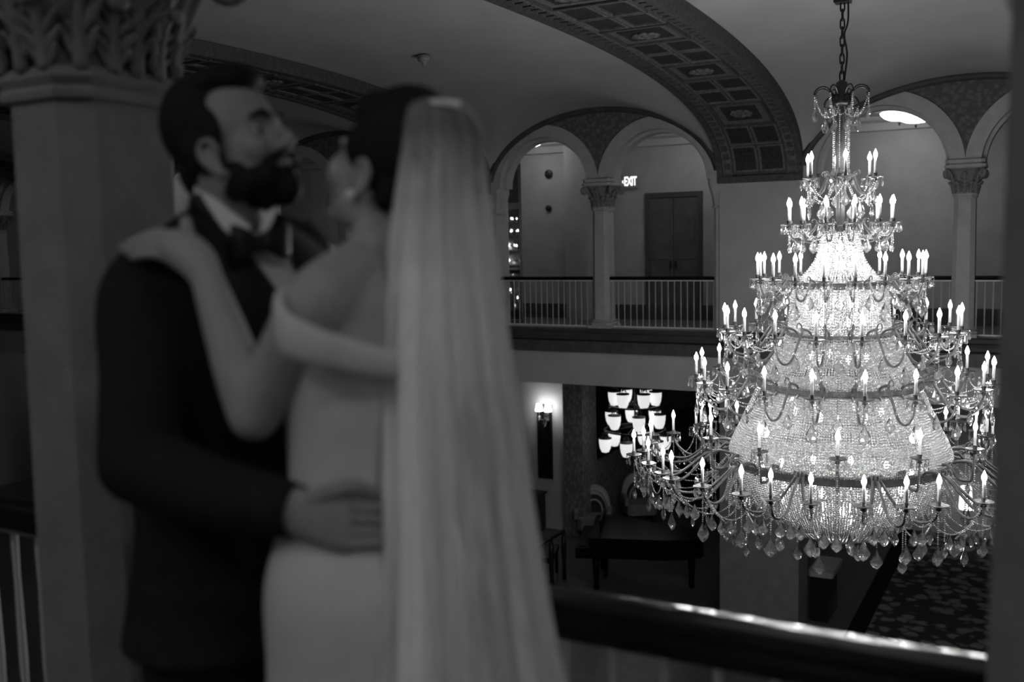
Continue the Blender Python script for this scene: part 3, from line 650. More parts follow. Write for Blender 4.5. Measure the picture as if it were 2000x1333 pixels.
# ------------------------------------------------------------------ the great chandelier
CH_ = empty('crystal_chandelier', (CHX, CHY, 0), label='huge many-tiered crystal chandelier with lit candle bulbs hanging over the lobby', category='chandelier')
CANG = math.atan2(-CHY, -CHX)                        # bearing of the viewer: arms straddle it
OCT = np.array([(1, 0, 0), (-1, 0, 0), (0, 1, 0), (0, -1, 0), (0, 0, 1), (0, 0, -1)], float)
OCF = [(0, 2, 4), (2, 1, 4), (1, 3, 4), (3, 0, 4), (2, 0, 5), (1, 2, 5), (3, 1, 5), (0, 3, 5)]
def beads_mesh(name, P, r, m='bead_crystal'):
    P = np.asarray(P, float); n = len(P); rr = np.full(n, r) if np.isscalar(r) else np.asarray(r)
    rot = RNG.uniform(0, 1.57, n); c, s = np.cos(rot), np.sin(rot)
    X = OCT[None, :, 0]*c[:, None]-OCT[None, :, 1]*s[:, None]; Y = OCT[None, :, 0]*s[:, None]+OCT[None, :, 1]*c[:, None]
    V = np.stack([X, Y, np.broadcast_to(OCT[None, :, 2], X.shape)], 2)*rr[:, None, None]+P[:, None, :]
    V = V.reshape(-1, 3); T = (np.array(OCF)[None]+6*np.arange(n)[:, None, None]).reshape(-1, 3)
    me = bpy.data.meshes.new(name); me.vertices.add(len(V)); me.vertices.foreach_set('co', V.ravel())
    me.loops.add(len(T)*3); me.loops.foreach_set('vertex_index', T.ravel().astype(np.int32))
    me.polygons.add(len(T)); me.polygons.foreach_set('loop_start', np.arange(0, len(T)*3, 3, dtype=np.int32))
    me.update(calc_edges=True); me.materials.append(MATS[m]); return me
def along(P, step):
    P = np.asarray(P, float); L = np.concatenate([[0], np.cumsum(np.linalg.norm(np.diff(P, axis=0), axis=1))])
    s = np.arange(0, L[-1], step); return np.stack([np.interp(s, L, P[:, k]) for k in range(3)], 1)
def basket(name, prof, n, step=.0205, r=.0108, swag=0.):
    prof = catmull(np.array(prof, float), 40); out = []
    L = np.concatenate([[0], np.cumsum(np.linalg.norm(np.diff(prof, axis=0), axis=1))])
    s = np.arange(0, L[-1], step); R_ = np.interp(s, L, prof[:, 0]); Z_ = np.interp(s, L, prof[:, 1])
    for i in range(n):
        a = 2*math.pi*i/n; j = RNG.uniform(-.3, .3)*2*math.pi/n*.4
        rr = R_*(1+swag*math.cos(12*a)); keep = np.ones(len(s), bool)
        tz = 0
        while i and tz < 6 and not (i >> tz) & 1: tz += 1
        keep &= (2*math.pi*rr/n*2**(tz if i else 9)) > .0155       # strands end where they would crowd
        p = np.stack([rr*np.cos(a+j), rr*np.sin(a+j), Z_+RNG.uniform(-.004, .004)], 1)[keep]; out.append(p)
    o = put(name, beads_mesh(name, np.vstack(out), r), None, CH_); o['kind'] = 'stuff'; return o
RZ = dict(t2=1.62, t3=1.17, t4=.76, t5=.36, t6=-.27)
basket('bead_basket', [(.06, 1.62), (.13, 1.58), (.16, 1.50), (.18, 1.40), (.235, 1.30), (.33, 1.19)], 84)
basket('bead_basket', [(.35, 1.16), (.375, 1.08), (.39, .95), (.40, .79)], 120)
basket('bead_basket', [(.42, .75), (.47, .66), (.55, .53), (.63, .41), (.655, .385)], 170)
basket('bead_basket', [(.64, .34), (.68, .24), (.76, .06), (.84, -.10), (.875, -.20), (.86, -.25)], 236)
basket('bead_basket', [(.84, -.30), (.82, -.42), (.74, -.58), (.60, -.74), (.42, -.86), (.2, -.93), (.03, -.95)], 230)
basket('bead_liner', [(.31, 1.14), (.335, 1.06), (.35, .95), (.36, .79)], 96, .024, .0112)
basket('bead_liner', [(.39, .73), (.43, .65), (.51, .52), (.59, .40)], 140, .024, .0112)
basket('bead_liner', [(.60, .32), (.64, .23), (.72, .05), (.80, -.11), (.83, -.22)], 192, .024, .0112)
basket('bead_liner', [(.80, -.32), (.78, -.42), (.70, -.57), (.56, -.72), (.40, -.82), (.2, -.89)], 192, .024, .0112)
# metal bands, stem, crown
def band(r, z, h, name='ring_band'):
    m = MB(); n = 96; a = np.arange(n)*2*math.pi/n; fl = 1+.006*np.cos(a*48)
    rings = [np.stack([(r+d)*f*np.cos(a), (r+d)*f*np.sin(a), np.full(n, z+q)], 1) for d, q, f in ((-.02, -h/2, 1), (.012, -h/2, 1), (.014, -h/2+.008, 1), (.006, -h/2+.012, fl), (.006, h/2-.012, fl), (.014, h/2-.008, 1), (.012, h/2, 1), (-.02, h/2, 1), (-.02, -h/2, 1))]
    m.loft(rings, cap=False); return m.build(name, 'bronze', CH_, smooth=False)
band(.10, RZ['t2'], .06); band(.35, RZ['t3'], .055); band(.41, RZ['t4'], .055); band(.645, RZ['t5'], .06); band(.855, RZ['t6'], .07); band(.05, 2.0, .04)
fl = MB(); n = 32; a = np.arange(n)*2*math.pi/n; f_ = 1+.16*np.cos(a*8)
fl.loft([np.stack([r_*f_*np.cos(a), r_*f_*np.sin(a), np.full(n, z)], 1) for r_, z in ((.05, 2.60), (.038, 2.5), (.036, 2.1), (.05, 2.0), (.03, 1.9), (.03, 1.6))]); fl.build('stem', 'bronze', CH_, smooth=False)
MB().lathe([(.02, 2.80), (.045, 2.78), (.05, 2.70), (.085, 2.66), (.09, 2.62), (.05, 2.59)], 18).build('crown_cup', 'bronze_dark', CH_)
# chain and cable up to the vault
lk = MB(); rings = []
for t in np.arange(0, 2*math.pi, math.pi/8): rings.append((.016*math.cos(t), 0, .034*math.sin(t)+(.012 if math.sin(t) > 0 else -.012)))
lk.tube(rings+[rings[0], rings[1]], .0065, 6); LINK = lk.mesh('chain_link'); LINK.materials.append(MATS['black_metal'])
ztop = max(float(zA(CHY)), float(zB(CHX, *BAYS[4])))
for k, z in enumerate(np.arange(2.83, ztop-.1, .068)):
    o = put('chain_link', LINK, None, CH_, (0, 0, z)); o.rotation_euler[2] = (k % 2)*math.pi/2+.4
MB().tube([(.02, .0, 2.8), (.035, .02, 3.0), (.02, -.02, 3.15), (.045, 0, 3.3), (.02, .02, ztop-.1)], .008, 6, 40).build('cable', 'black_metal', CH_)
MB().box(-.06, .06, -.06, .06, 3.40, 3.52).build('junction_box', 'black_metal', CH_, smooth=False)
MB().lathe([(.05, ztop-.14), (.12, ztop-.05), (.14, ztop+.02)], 18).build('ceiling_canopy', 'black_metal', CH_)

# meshes shared by all arms
def flame_bulb():
    return MB().lathe([(.007, 0), (.013, .008), (.0175, .022), (.0165, .034), (.011, .05), (.005, .064), (.0015, .074)], 8)
BULB = flame_bulb().mesh('bulb'); BULB.materials.append(MATS['bulb_glow'])
SLV = MB().lathe([(.0115, 0), (.0115, .115), (.009, .118)], 8).mesh('candle_sleeve'); SLV.materials.append(MATS['candle_white'])
PAN = MB().lathe([(.01, -.035), (.022, -.025), (.012, -.012), (.04, -.004), (.066, .004), (.068, .008), (.04, .003), (.014, .004), (.018, .03), (.011, .034)], 14).mesh('drip_pan'); PAN.materials.append(MATS['bronze_dark'])
def drop_mb(m, c, L, w, n=6):
    m.lathe([(.0012, 0), (w*.35, -.16*L), (w*.75, -.45*L), (w, -.68*L), (w*.7, -.85*L), (.001, -L)], n, c)
dm = MB()
for i in range(7):
    an = i*2*math.pi/7; c = np.array([.060*math.cos(an), .060*math.sin(an), 0]); dm.ell(c+[0, 0, -.008], (.007, .007, .007), 6, 4); drop_mb(dm, c+[0, 0, -.016], .062, .011, 5)
DROPS = dm.mesh('crystal_drops', smooth=False); DROPS.materials.append(MATS['crystal'])
def pendant_mesh(L, w, t):
    m = MB(); n = 8; a = np.arange(n)*2*math.pi/n
    rings = [np.stack([w*q*np.cos(a), t*q*np.sin(a)*(1.0), np.full(n, -z*L)], 1) for q, z in ((.04, 0), (.30, .18), (.68, .42), (.98, .62), (.9, .74), (.5, .90), (.05, 1.0))]
    m.loft(rings); me = m.mesh('pendant', smooth=False); me.materials.append(MATS['crystal']); return me
PEN_L, PEN_M, PEN_S = pendant_mesh(.15, .05, .020), pendant_mesh(.125, .04, .017), pendant_mesh(.085, .026, .012)
STR_BEADS = []
NPEN = [0]
SPARE = {id(PEN_L): [], id(PEN_M): [], id(PEN_S): []}
def pendant(me, p, rz):
    NPEN[0] += 1
    if NPEN[0] <= 298:
        o = put('pendant', me, None, CH_, tuple(p)); o.rotation_euler[2] = rz
    else: SPARE[id(me)].append((p, rz))
def polar(r, a, z): return np.array([r*math.cos(a), r*math.sin(a), z])
def strand(P, step=.0165): STR_BEADS.append(along(catmull(np.array(P), 24), step))
def swag(p, q, sag): strand([p, p*.75+q*.25-[0, 0, sag*.75], (p+q)/2-[0, 0, sag], p*.25+q*.75-[0, 0, sag*.75], q])
def arm_mesh(rr, zr, rp, zp, thick, da=0., k=None, scroll=True):
    w = rp-rr; k = k or w/.5
    prof = [(rr+.03*k, zr-.045*k), (rr-.005, zr-.01*k), (rr+.03*k, zr+.055*k), (rr+.14*k, zr+.085*k), (rr+.27*w, zr+.06*k), (rr+.42*w, zr-.05*k), (rr+.58*w, zr-.155*k), (rr+.78*w, zr-.165*k), (rr+.94*w, zr-.10*k), (rp, zp-.03)]
    prof = catmull(np.array(prof), 34); P = []
    for r, z in prof:
        t = np.clip((r-rr)/w, 0, 1); P.append(polar(r, da*t*t*(3-2*t), z))
    m = MB(); m.tube(P, np.interp(np.linspace(0, 1, 34), [0, .3, .7, 1], [thick*.7, thick*1.15, thick, thick*.8]), 6)
    if scroll and w > .2:
        i = 14; b = P[i]; m.tube([b, b+[.02*k, 0, .05*k], b+[.06*k, 0, .06*k], b+[.075*k, 0, .03*k], b+[.055*k, 0, .015*k]], [thick*.7, thick*.6, thick*.5, thick*.4, thick*.3], 5, 12)
    me = m.mesh('candle_arm'); me.materials.append(MATS['bronze']); return me
def candle(arm, p, hs=1.):
    put('drip_pan', PAN, None, arm, tuple(p)); s = put('candle_sleeve', SLV, None, arm, tuple(p+[0, 0, .03])); s.scale[2] = hs
    put('bulb', BULB, None, arm, tuple(p+[0, 0, .03+.116*hs])); o = put('crystal_drops', DROPS, None, arm, tuple(p)); o['kind'] = 'stuff'
def tier(n, rr, zr, rp, zp, thick, off=.5, hs=1., pen=PEN_M, drop=.10, pen2=None, sag=.10, every=1, k=None):
    me = arm_mesh(rr, zr, rp, zp, thick, k=k); tips = []
    for i in range(n):
        a = CANG+(i+off)*2*math.pi/n
        arm = put('candle_arm', me, None, CH_); arm.rotation_euler[2] = a; candle(arm, polar(rp, 0, zp), hs)
        tip = polar(rp, a, zp-.03); tips.append((tip, a))
    for i, (tip, a) in enumerate(tips):
        q = tips[(i+1) % n][0]
        swag(tip, q, sag)
        e = tip-[0, 0, drop]; strand([tip, (tip+e)/2, e], .015); pendant(pen, e, a+math.pi/2)
        am = a+math.pi/n; mid = (tip+q)/2-[0, 0, sag]
        if pen2 is not None: pendant(pen2, mid-[0, 0, .008], am+math.pi/2)
        inn = polar(rr+.02, a, zr-.02); swag(inn, tip, sag*1.1)
    return tips
# bottom tier: twelve triples and, between them, twelve raised candles
NG = 12; me3 = [arm_mesh(.855, -.27, 1.60, -.25, .011, da=d_, k=.85) for d_ in (-.155, 0, .155)]; rps = (1.60, 1.68, 1.60)
me3[1] = arm_mesh(.855, -.27, 1.68, -.23, .011, k=.85); tips6 = []
for g_ in range(NG):
    ga = CANG+(g_+.5)*2*math.pi/NG
    for j, d_ in enumerate((-.155, 0, .155)):
        arm = put('candle_arm', me3[j], None, CH_); arm.rotation_euler[2] = ga
        z_ = (-.25, -.23, -.25)[j]; candle(arm, polar(rps[j], d_, z_)); tips6.append((polar(rps[j], ga+d_, z_-.03), ga+d_))
meU = arm_mesh(.855, -.22, 1.12, -.04, .012, k=.4)
for g_ in range(NG):
    ua = CANG+g_*2*math.pi/NG
    arm = put('candle_arm', meU, None, CH_); arm.rotation_euler[2] = ua; candle(arm, polar(1.12, 0, -.04))
    t = polar(1.12, ua, -.08); strand([t, t-[0, 0, .1], t-[0, 0, .2]])
for i, (tip, a) in enumerate(tips6):
    q, aq = tips6[(i+1) % len(tips6)]; wide = np.linalg.norm(q-tip) > .3
    sg = .17 if wide else .11; swag(tip, q, sg)
    dr = .20+.04*((i*7) % 5)/4; e = tip-[0, 0, dr]; strand([tip, (tip+e)/2, e], .0155); pendant(PEN_L, e, a+math.pi/2+.3*math.sin(i))
    am = (a+aq)/2 if abs(aq-a) < 3 else a+.1
    pendant(PEN_M, (tip+q)/2-[0, 0, sg+.008], am+math.pi/2)
    for u_ in (.25, .75): pendant(PEN_M, tip*(1-u_)+q*u_-[0, 0, sg*.78+.03], am+math.pi/2+u_)
    inn = polar(.93, a, -.33); swag(inn, tip, .26)
    if i % 3 != 1: strand([tip, tip*[.93, .93, 1]-[0, 0, .16], tip*[.84, .84, 1]-[0, 0, .30]], .016); pendant(PEN_M, tip*[.84, .84, 1]-[0, 0, .31], a+1.2)
    # long strands under the bowl rim, swagged between hanging points
    rb = polar(1.02+.05*(i % 3), a, -.36); e2 = rb-[0, 0, .30+.05*(i % 3)]
    strand([rb, (rb+e2)/2, e2], .016); pendant(PEN_L if i % 2 else PEN_M, e2, a+math.pi/2)
    w1 = polar(.87, a, -.31); w2 = polar(.87, a+2*math.pi/36*2, -.31); mid = polar(.92, a+2*math.pi/36, -.62); strand([w1, (w1+mid)/2+[0, 0, -.03], mid, (w2+mid)/2+[0, 0, -.03], w2], .016)
tier(6, .05, 2.00, .28, 2.02, .010, off=.12, hs=1.0, pen=PEN_M, drop=.07, pen2=PEN_L, sag=.14, k=.6)
tier(12, .10, 1.62, .41, 1.66, .010, hs=1.0, pen=PEN_S, drop=.12, pen2=PEN_M, sag=.07, k=.6)
tier(18, .35, 1.17, .65, 1.22, .010, hs=1.0, pen=PEN_L, drop=.13, pen2=PEN_M, sag=.06, k=.62)
tier(18, .41, .76, .92, .80, .0105, hs=1.0, pen=PEN_L, drop=.16, pen2=PEN_M, sag=.08)
tier(20, .645, .36, 1.15, .40, .011, hs=1.0, pen=PEN_L, drop=.15, pen2=PEN_M, sag=.08)
# crown of curled leaves with drops at the top
mc = MB(); mc.tube([(.04, 0, 2.63), (.08, 0, 2.70), (.13, 0, 2.745), (.19, 0, 2.74), (.225, 0, 2.70), (.215, 0, 2.675), (.20, 0, 2.685)], [.010, .009, .008, .007, .006, .005, .004], 6, 24)
mc.tube([(.05, 0, 2.62), (.10, 0, 2.66), (.14, 0, 2.62), (.13, 0, 2.58), (.10, 0, 2.59)], [.008, .008, .006, .005, .004], 5, 16)
CR_M = mc.mesh('crown_scroll'); CR_M.materials.append(MATS['bronze_dark'])
for i in range(8):
    a = CANG+(i+.5)*math.pi/4; o = put('crown_scroll', CR_M, None, CH_); o.rotation_euler[2] = a
    t = polar(.222, a, 2.68); strand([t, t-[0, 0, .05], t-[0, 0, .10]], .014); pendant(PEN_S, t-[0, 0, .11], a)
    t2 = polar(.135, a, 2.58); strand([t2, t2-[0, 0, .03], t2-[0, 0, .06]], .014); pendant(PEN_M, t2-[0, 0, .07], a+1.)
    swag(t2, polar(.135, a+math.pi/4, 2.58), .06); swag(polar(.05, a, 2.6), t, .12)
    t3 = polar(.062, a+.2, 2.56); e3 = t3-[0, 0, .45]; strand([t3, (t3+e3)/2, e3], .016)
    if i % 2: pendant(PEN_M, e3, a)
o = put('bead_strands', beads_mesh('bead_strands', np.vstack(STR_BEADS), .0078), None, CH_); o['kind'] = 'stuff'
for me, rest in ((PEN_L, SPARE[id(PEN_L)]), (PEN_M, SPARE[id(PEN_M)]), (PEN_S, SPARE[id(PEN_S)])):
    if not rest: continue
    m = MB(); V0 = np.array([v.co[:] for v in me.vertices]); F0 = [tuple(p.vertices) for p in me.polygons]
    for p, rz in rest:
        c, s_ = math.cos(rz), math.sin(rz); m.add(np.stack([V0[:, 0]*c-V0[:, 1]*s_, V0[:, 0]*s_+V0[:, 1]*c, V0[:, 2]], 1)+p, F0)
    o = put('pendants', m.mesh('pendants', False, False), 'crystal', CH_); o['kind'] = 'stuff'
# lamps inside the baskets
IB = MB().lathe([(.009, -.04), (.015, -.024), (.022, 0), (.016, .024), (.005, .036)], 10).mesh('inner_bulb'); IB.materials.append(MATS['inner_glow']); IB2 = IB.copy(); IB2.materials.clear(); IB2.materials.append(MATS['inner_glow_low'])
for r_, z, n_, ph in ((.08, 1.45, 4, 0), (.10, 1.32, 4, .4), (.14, 1.02, 7, .2), (.2, .88, 6, 0), (.22, .58, 6, 0), (.34, .12, 6, .3), (.62, -.42, 12, 0), (.45, -.60, 9, .1), (.22, -.74, 6, .2)):
    for i in range(n_): put('inner_bulb', IB if z > .7 or z < -.3 else IB2, None, CH_, tuple(polar(r_, ph+i*2*math.pi/n_, z)))
for z, r_ in ((.12, .34), (-.42, .62), (-.60, .45), (.58, .22)):
    MB().lathe([(r_+.008, z-.06), (r_+.008, z-.05), (r_-.008, z-.05), (r_-.008, z-.06), (r_+.008, z-.06)], 32, cap=False).build('inner_ring', 'bronze', CH_)
MB().tube([(0, 0, 1.6), (0, 0, -.88)], .02, 8).build('inner_rod', 'bronze', CH_)
# ------------------------------------------------------------------ the couple
def remesh(m, voxel, it=4, name='body', push=(), extra=None):
    me = m.mesh('tmp'); o = bpy.data.objects.new('tmp', me); COL.objects.link(o)
    r = o.modifiers.new('r', 'REMESH'); r.mode = 'VOXEL'; r.voxel_size = voxel; r.use_smooth_shade = True
    s = o.modifiers.new('s', 'SMOOTH'); s.factor = .5; s.iterations = it
    dg = bpy.context.evaluated_depsgraph_get(); dg.update()
    out = bpy.data.meshes.new_from_object(o.evaluated_get(dg)); out.name = name
    if push or extra is not None:
        V = np.array([v.co[:] for v in out.vertices]); F_ = [tuple(p.vertices) for p in out.polygons]
        for c, dr, rad, dep in push:                       # eye sockets
            d2 = ((V-c)**2).sum(1); V = V-np.exp(-d2/rad**2)[:, None]*dr*dep
        q = MB().add(V, F_)
        if extra is not None:
            e_ = extra.mesh('e'); q.add(np.array([v.co[:] for v in e_.vertices]), [tuple(p.vertices) for p in e_.polygons])
        bpy.data.meshes.remove(out); out = q.mesh(name, fix=False)
    bpy.data.objects.remove(o); bpy.data.meshes.remove(me)
    out.polygons.foreach_set('use_smooth', [True]*len(out.polygons)); return out
def bvh(me): return BVHTree.FromPolygons([v.co[:] for v in me.vertices], [tuple(p.vertices) for p in me.polygons])
def hit(tree, px, py, off=0.):
    d = ray(px, py); loc, nor, i, dist = tree.ray_cast(Vector(CAM), Vector(d))
    if loc is None: return None
    n = np.array(nor); n = n if np.dot(n, d) < 0 else -n
    return np.array(loc)+n*off
def ringc(c, ax, ay, n=28, p=2.3):
    a = np.arange(n)*2*math.pi/n; cs, sn = np.cos(a), np.sin(a)
    return np.asarray(c)+(np.sign(cs)*np.abs(cs)**(2/p))[:, None]*np.asarray(ax)+(np.sign(sn)*np.abs(sn)**(2/p))[:, None]*np.asarray(ay)
def hdir(deg): a = math.radians(deg); return -FH*math.cos(a)+RH*math.sin(a)   # 0 looks at the viewer, 90 to the picture's right
def side_of(f): return np.cross(f, ZZ)                                          # the person's right-hand side
class Head:
    def __init__(s, c, f, up=0., sc=1., tilt=0.):
        s.c = np.asarray(c); f = unit(f); r = side_of(f); a = math.radians(up)
        s.f = f*math.cos(a)+ZZ*math.sin(a); u = ZZ*math.cos(a)-f*math.sin(a)
        t = math.radians(tilt); s.r = r*math.cos(t)+u*math.sin(t); s.u = u*math.cos(t)-r*math.sin(t); s.k = sc
    def P(s, x, y, z): return s.c+s.k*(s.r*x+s.f*y+s.u*z)
    def E(s, m, c, rad, nu=20, nv=12): m.ell(s.P(*c), s.k*np.array([s.r*rad[0], s.f*rad[1], s.u*rad[2]]), nu, nv)
    def sockets(s): return [(s.P(x*.032, .086, .000), s.f, .017*s.k, .013*s.k) for x in (-1, 1)]
    def eyes(s, parent):
        for x in (-1, 1):
            e = child('eye', MB().ell(s.P(x*.031, .068, .000), s.k*np.array([s.r*.0125, s.f*.0125, s.u*.0125]), 16, 10).mesh('eye'), 'sclera', parent)
            child('iris', MB().ell(s.P(x*.031, .0795, -.002), s.k*np.array([s.r*.006, s.f*.002, s.u*.006]), 12, 6).mesh('iris'), 'eye', parent)
            child('eyelid', MB().ell(s.P(x*.031, .069, .0045), s.k*np.array([s.r*.0145, s.f*.0135, s.u*.010]), 16, 8).mesh('eyelid'), 'skin', parent)
    def base(s, m, male):
        E = s.E
        E(m, (0, -.009, .035), (.074, .094, .086)); E(m, (0, .030, -.025), (.061, .062, .088)); E(m, (0, .042, -.085), (.046 if male else .041, .045, .034))
        E(m, (0, .074, -.103), (.022 if male else .018, .018, .018)); E(m, (0, .080, .022), (.046, .013, .012))
        q = -.020 if male else -.004; w = .008 if male else 0
        for x in (-1, 1):
            E(m, (x*.036, .062, -.028), (.026, .026, .030)); E(m, (x*.075, -.008+w, -.012+q), (.006, .014, .028)); E(m, (x*.076, w, -.038+q), (.006, .009, .011)); m.tube([s.P(x*.076, .008+w, -.004+q), s.P(x*.082, .004+w, .018+q), s.P(x*.086, -.012+w, .022+q), s.P(x*.088, -.025+w, .008+q), s.P(x*.084, -.022+w, -.016+q), s.P(x*.078, -.008+w, -.036+q)], .0052*s.k, 8, 24)
            E(m, (x*.009, .101, -.036), (.0085, .010, .008)); E(m, (x*.052, .005, -.07), (.016, .036, .030))
        m.tube([s.P(0, .086, .018), s.P(0, .098, -.005), s.P(0, .1125, -.030), s.P(0, .098, -.041)], [.008*s.k, .009*s.k, .0105*s.k, .008*s.k], 10, 14)
        E(m, (0, .089, -.060), (.021, .009, .006)); E(m, (0, .087, -.071), (.018, .010, .007))
def finger(m, pts, r0, r1): m.tube(pts, np.linspace(r0, r1, len(pts)), 8, 4*len(pts)); m.ell(pts[-1], (r1, r1, r1), 8, 6); m.ell(pts[0], (r0, r0, r0), 8, 6)

# ---- bride: torso axes
BF = hdir(180+60-0) if False else (-RH*math.sin(math.radians(60))+FH*math.cos(math.radians(60))); BR = side_of(BF)
def bz(px, py, D): return PD(px, py, D)
hB = Head(PD(757, 336, 1.62), -RH*math.sin(math.radians(62))+FH*math.cos(math.radians(62)), up=23, sc=.95, tilt=0)
Bnb = PD(742, 480, 1.60); BLs, BRs = PD(622, 592, 1.475), PD(842, 585, 1.735); BLe, BLw = PD(497, 812, 1.52), PD(405, 545, 1.545)
def bc(py, px=None, D=1.60): return PD(px, py, D)
TB = [  # (centre px, py, half width, half depth)
    (735, 520, .075, .055), (732, 560, .135, .075), (728, 620, .150, .092), (724, 690, .150, .105), (716, 780, .138, .100), (708, 860, .124, .092), (706, 930, .119, .092), (712, 1000, .140, .108), (719, 1080, .165, .130), (722, 1150, .172, .138)]
def torso_rings(T, R_, F_, D, add=0., p=2.2, lim=None):
    return [ringc(PD(px, py, D), R_*(w+add), F_*(d+add), p=p) for px, py, w, d in T if lim is None or lim[0] <= py <= lim[1]]
# dress: bodice and skirt to the floor
rings = [ringc(PD(px, py, 1.60), BR*(w+.007), BF*(d+.007), p=2.15) for px, py, w, d in [(726, 668, .151, .101)]+TB[3:]]
zh = PD(722, 1150, 1.60)[2]; cb = PD(722, 1150, 1.60)
for t, w, d in ((.12, .182, .152), (.3, .20, .175), (.55, .235, .215), (.8, .28, .27), (1, .33, .33)):
    rings.append(ringc((cb[0], cb[1], zh*(1-t)+.004), BR*w-BF*0, BF*d, p=2.0))
nn_ = 28
mdress = MB(); R2 = [np.asarray(r) for r in rings]; DD = []
Q = catmull(np.array([r.ravel() for r in R2]), 90).reshape(90, nn_, 3); mdress.loft(list(Q)); 
bride = empty('person', (cb[0], cb[1], 0), label='bride seen from behind in an off-shoulder white gown and long veil, arm round the groom', category='person')
INV = lambda o: Matrix.Translation(-Vector(o.location))
def child(name, me, m, par, **t):
    top = par
    while top.parent is not None: top = top.parent
    me.transform(Matrix.Translation(-Vector(top.location))); return put(name, me, m, par, **t)
me_dress = mdress.mesh('gown'); dress_bvh = bvh(me_dress)

# ---- groom: torso axes
GF = hdir(50); GR = side_of(GF)
hG = Head(PD(459, 285, 1.78), hdir(69), up=17, sc=1.0, tilt=0)
GD = 1.83
GLs, GRs = PD(588, 530, 1.965), PD(292, 585, 1.715)
GRe, GRw = PD(272, 905, 1.60), PD(578, 1000, 1.475)
GLe, GLw = PD(700, 800, 2.02), PD(775, 930, 1.83)
TG = [(432, 452, .085, .075), (434, 480, .145, .095), (438, 530, .190, .115), (442, 600, .200, .128), (444, 680, .196, .130), (442, 780, .186, .126), (446, 880, .168, .118), (458, 980, .160, .116), (462, 1080, .166, .122), (464, 1150, .172, .128)]
def grings(add, lim=None, sc=1.): return [ringc(PD(px, py, GD), GR*(w*sc+add), GF*(d*sc+add), p=2.4) for px, py, w, d in TG if lim is None or lim[0] <= py <= lim[1]]
groom = empty('person', tuple(PD(430, 1150, GD)*[1, 1, 0]), label='bearded groom in a black tuxedo and bow tie holding the bride', category='person')
# jacket
mj = MB(); mj.loft([np.asarray(r) for r in catmull(np.array([r.ravel() for r in grings(.018)]), 40).reshape(40, 28, 3)])
hem = PD(464, 1150, GD); mj.loft([ringc(hem+[0, 0, .05], GR*.188, GF*.142, p=2.4), ringc(hem-[0, 0, .0], GR*.196, GF*.15, p=2.4), ringc(PD(462, 1228, GD), GR*.204, GF*.158, p=2.4)])
mj.tube([PD(418, 470, 1.80), PD(360, 525, 1.76), GRs, (GRs+GRe)/2+PD(270, 740, 1.66)*0, GRe], [.075, .08, .085, .073, .066], 16, 24)
mj.ell(GRs, (.084, .084, .084)); mj.ell(GRe, (.066, .066, .066))
mj.tube([GRe, GRe*.55+GRw*.45+[0, 0, -.01], GRw*.97+GRe*.03], [.066, .058, .044], 16, 16)
mj.tube([PD(455, 465, 1.88), PD(530, 490, 1.93), GLs, (GLs+GLe)/2, GLe], [.07, .075, .08, .07, .062], 16, 24)
mj.ell(GLs, (.08, .08, .08)); mj.ell(GLe, (.062, .062, .062)); mj.tube([GLe, (GLe+GLw)/2, GLw], [.062, .055, .042], 16, 16)
me_jacket = remesh(mj, .007, 6, 'jacket'); jb = bvh(me_jacket)

# ---- bride body (one mesh)
fb, fg = MB(), MB(); mb = MB(); hB.base(mb, False)
mb.tube([hB.P(0, -.022, -.05), (hB.P(0, -.03, -.10)+Bnb)/2, Bnb, PD(733, 540, 1.60)], [.050, .046, .052, .075], 16, 18)
mb.loft([np.asarray(r) for r in catmull(np.array([ringc(PD(px, py, 1.60), BR*w, BF*d, p=2.1).ravel() for px, py, w, d in TB]), 30).reshape(30, 28, 3)])
mb.tube([PD(700, 520, 1.56), PD(660, 548, 1.51), BLs, (BLs+BLe)/2, BLe], [.042, .046, .052, .048, .040], 14, 24); mb.ell(BLs, (.05, .05, .05))
mb.ell(BLe, (.039, .039, .039)); mb.tube([BLe, BLe*.65+BLw*.35, BLw], [.040, .038, .025], 14, 16)
BRe = PD(800, 820, 1.86); mb.tube([PD(770, 515, 1.66), BRs, (BRs+BRe)/2, BRe], [.045, .05, .047, .04], 14, 20); BRw = PD(640, 640, 2.02); mb.tube([BRe, (BRe+BRw)/2, BRw, PD(600, 560, 2.06)], [.04, .037, .026, .03], 12, 16)
# her hand over his shoulder
def onj(px, py, off): 
    h = hit(jb, px, py, off); return h
K = [(372, 500), (352, 496), (333, 498), (316, 505)]
palm = [BLw, PD(380, 508, 1.55), PD(350, 496, 1.575)]
h0 = onj(345, 520, .012)
def shoulder_top(px, D):      # height of the jacket above a point, found by dropping a line
    p = PD(px, 500, D); loc = jb.ray_cast(Vector((p[0], p[1], 2.2)), Vector((0, 0, -1)))[0]; return np.array(loc) if loc is not None else p
mb.tube([BLw, PD(384, 510, 1.555), PD(356, 488, 1.575), PD(336, 480, 1.595)], [.025, .031, .033, .028], 12, 16)
for b_, m_, t_ in (((340, 462, 1.60), (300, 456, 1.635), (256, 474, 1.675)), ((330, 472, 1.595), (288, 466, 1.625), (240, 484, 1.668)), ((324, 486, 1.59), (284, 481, 1.612), (246, 492, 1.645)), ((324, 502, 1.588), (290, 496, 1.602), (260, 501, 1.625))):
    q_ = [PD(*b_), PD(*m_)*.5+PD(*b_)*.5+[0, 0, .002], PD(*m_), PD(*t_)]; finger(fb, q_, .0092, .0072)
finger(fb, [PD(378, 492, 1.57), PD(368, 458, 1.605), PD(363, 432, 1.64)], .0125, .0095)
zhip = PD(722, 1150, 1.60)
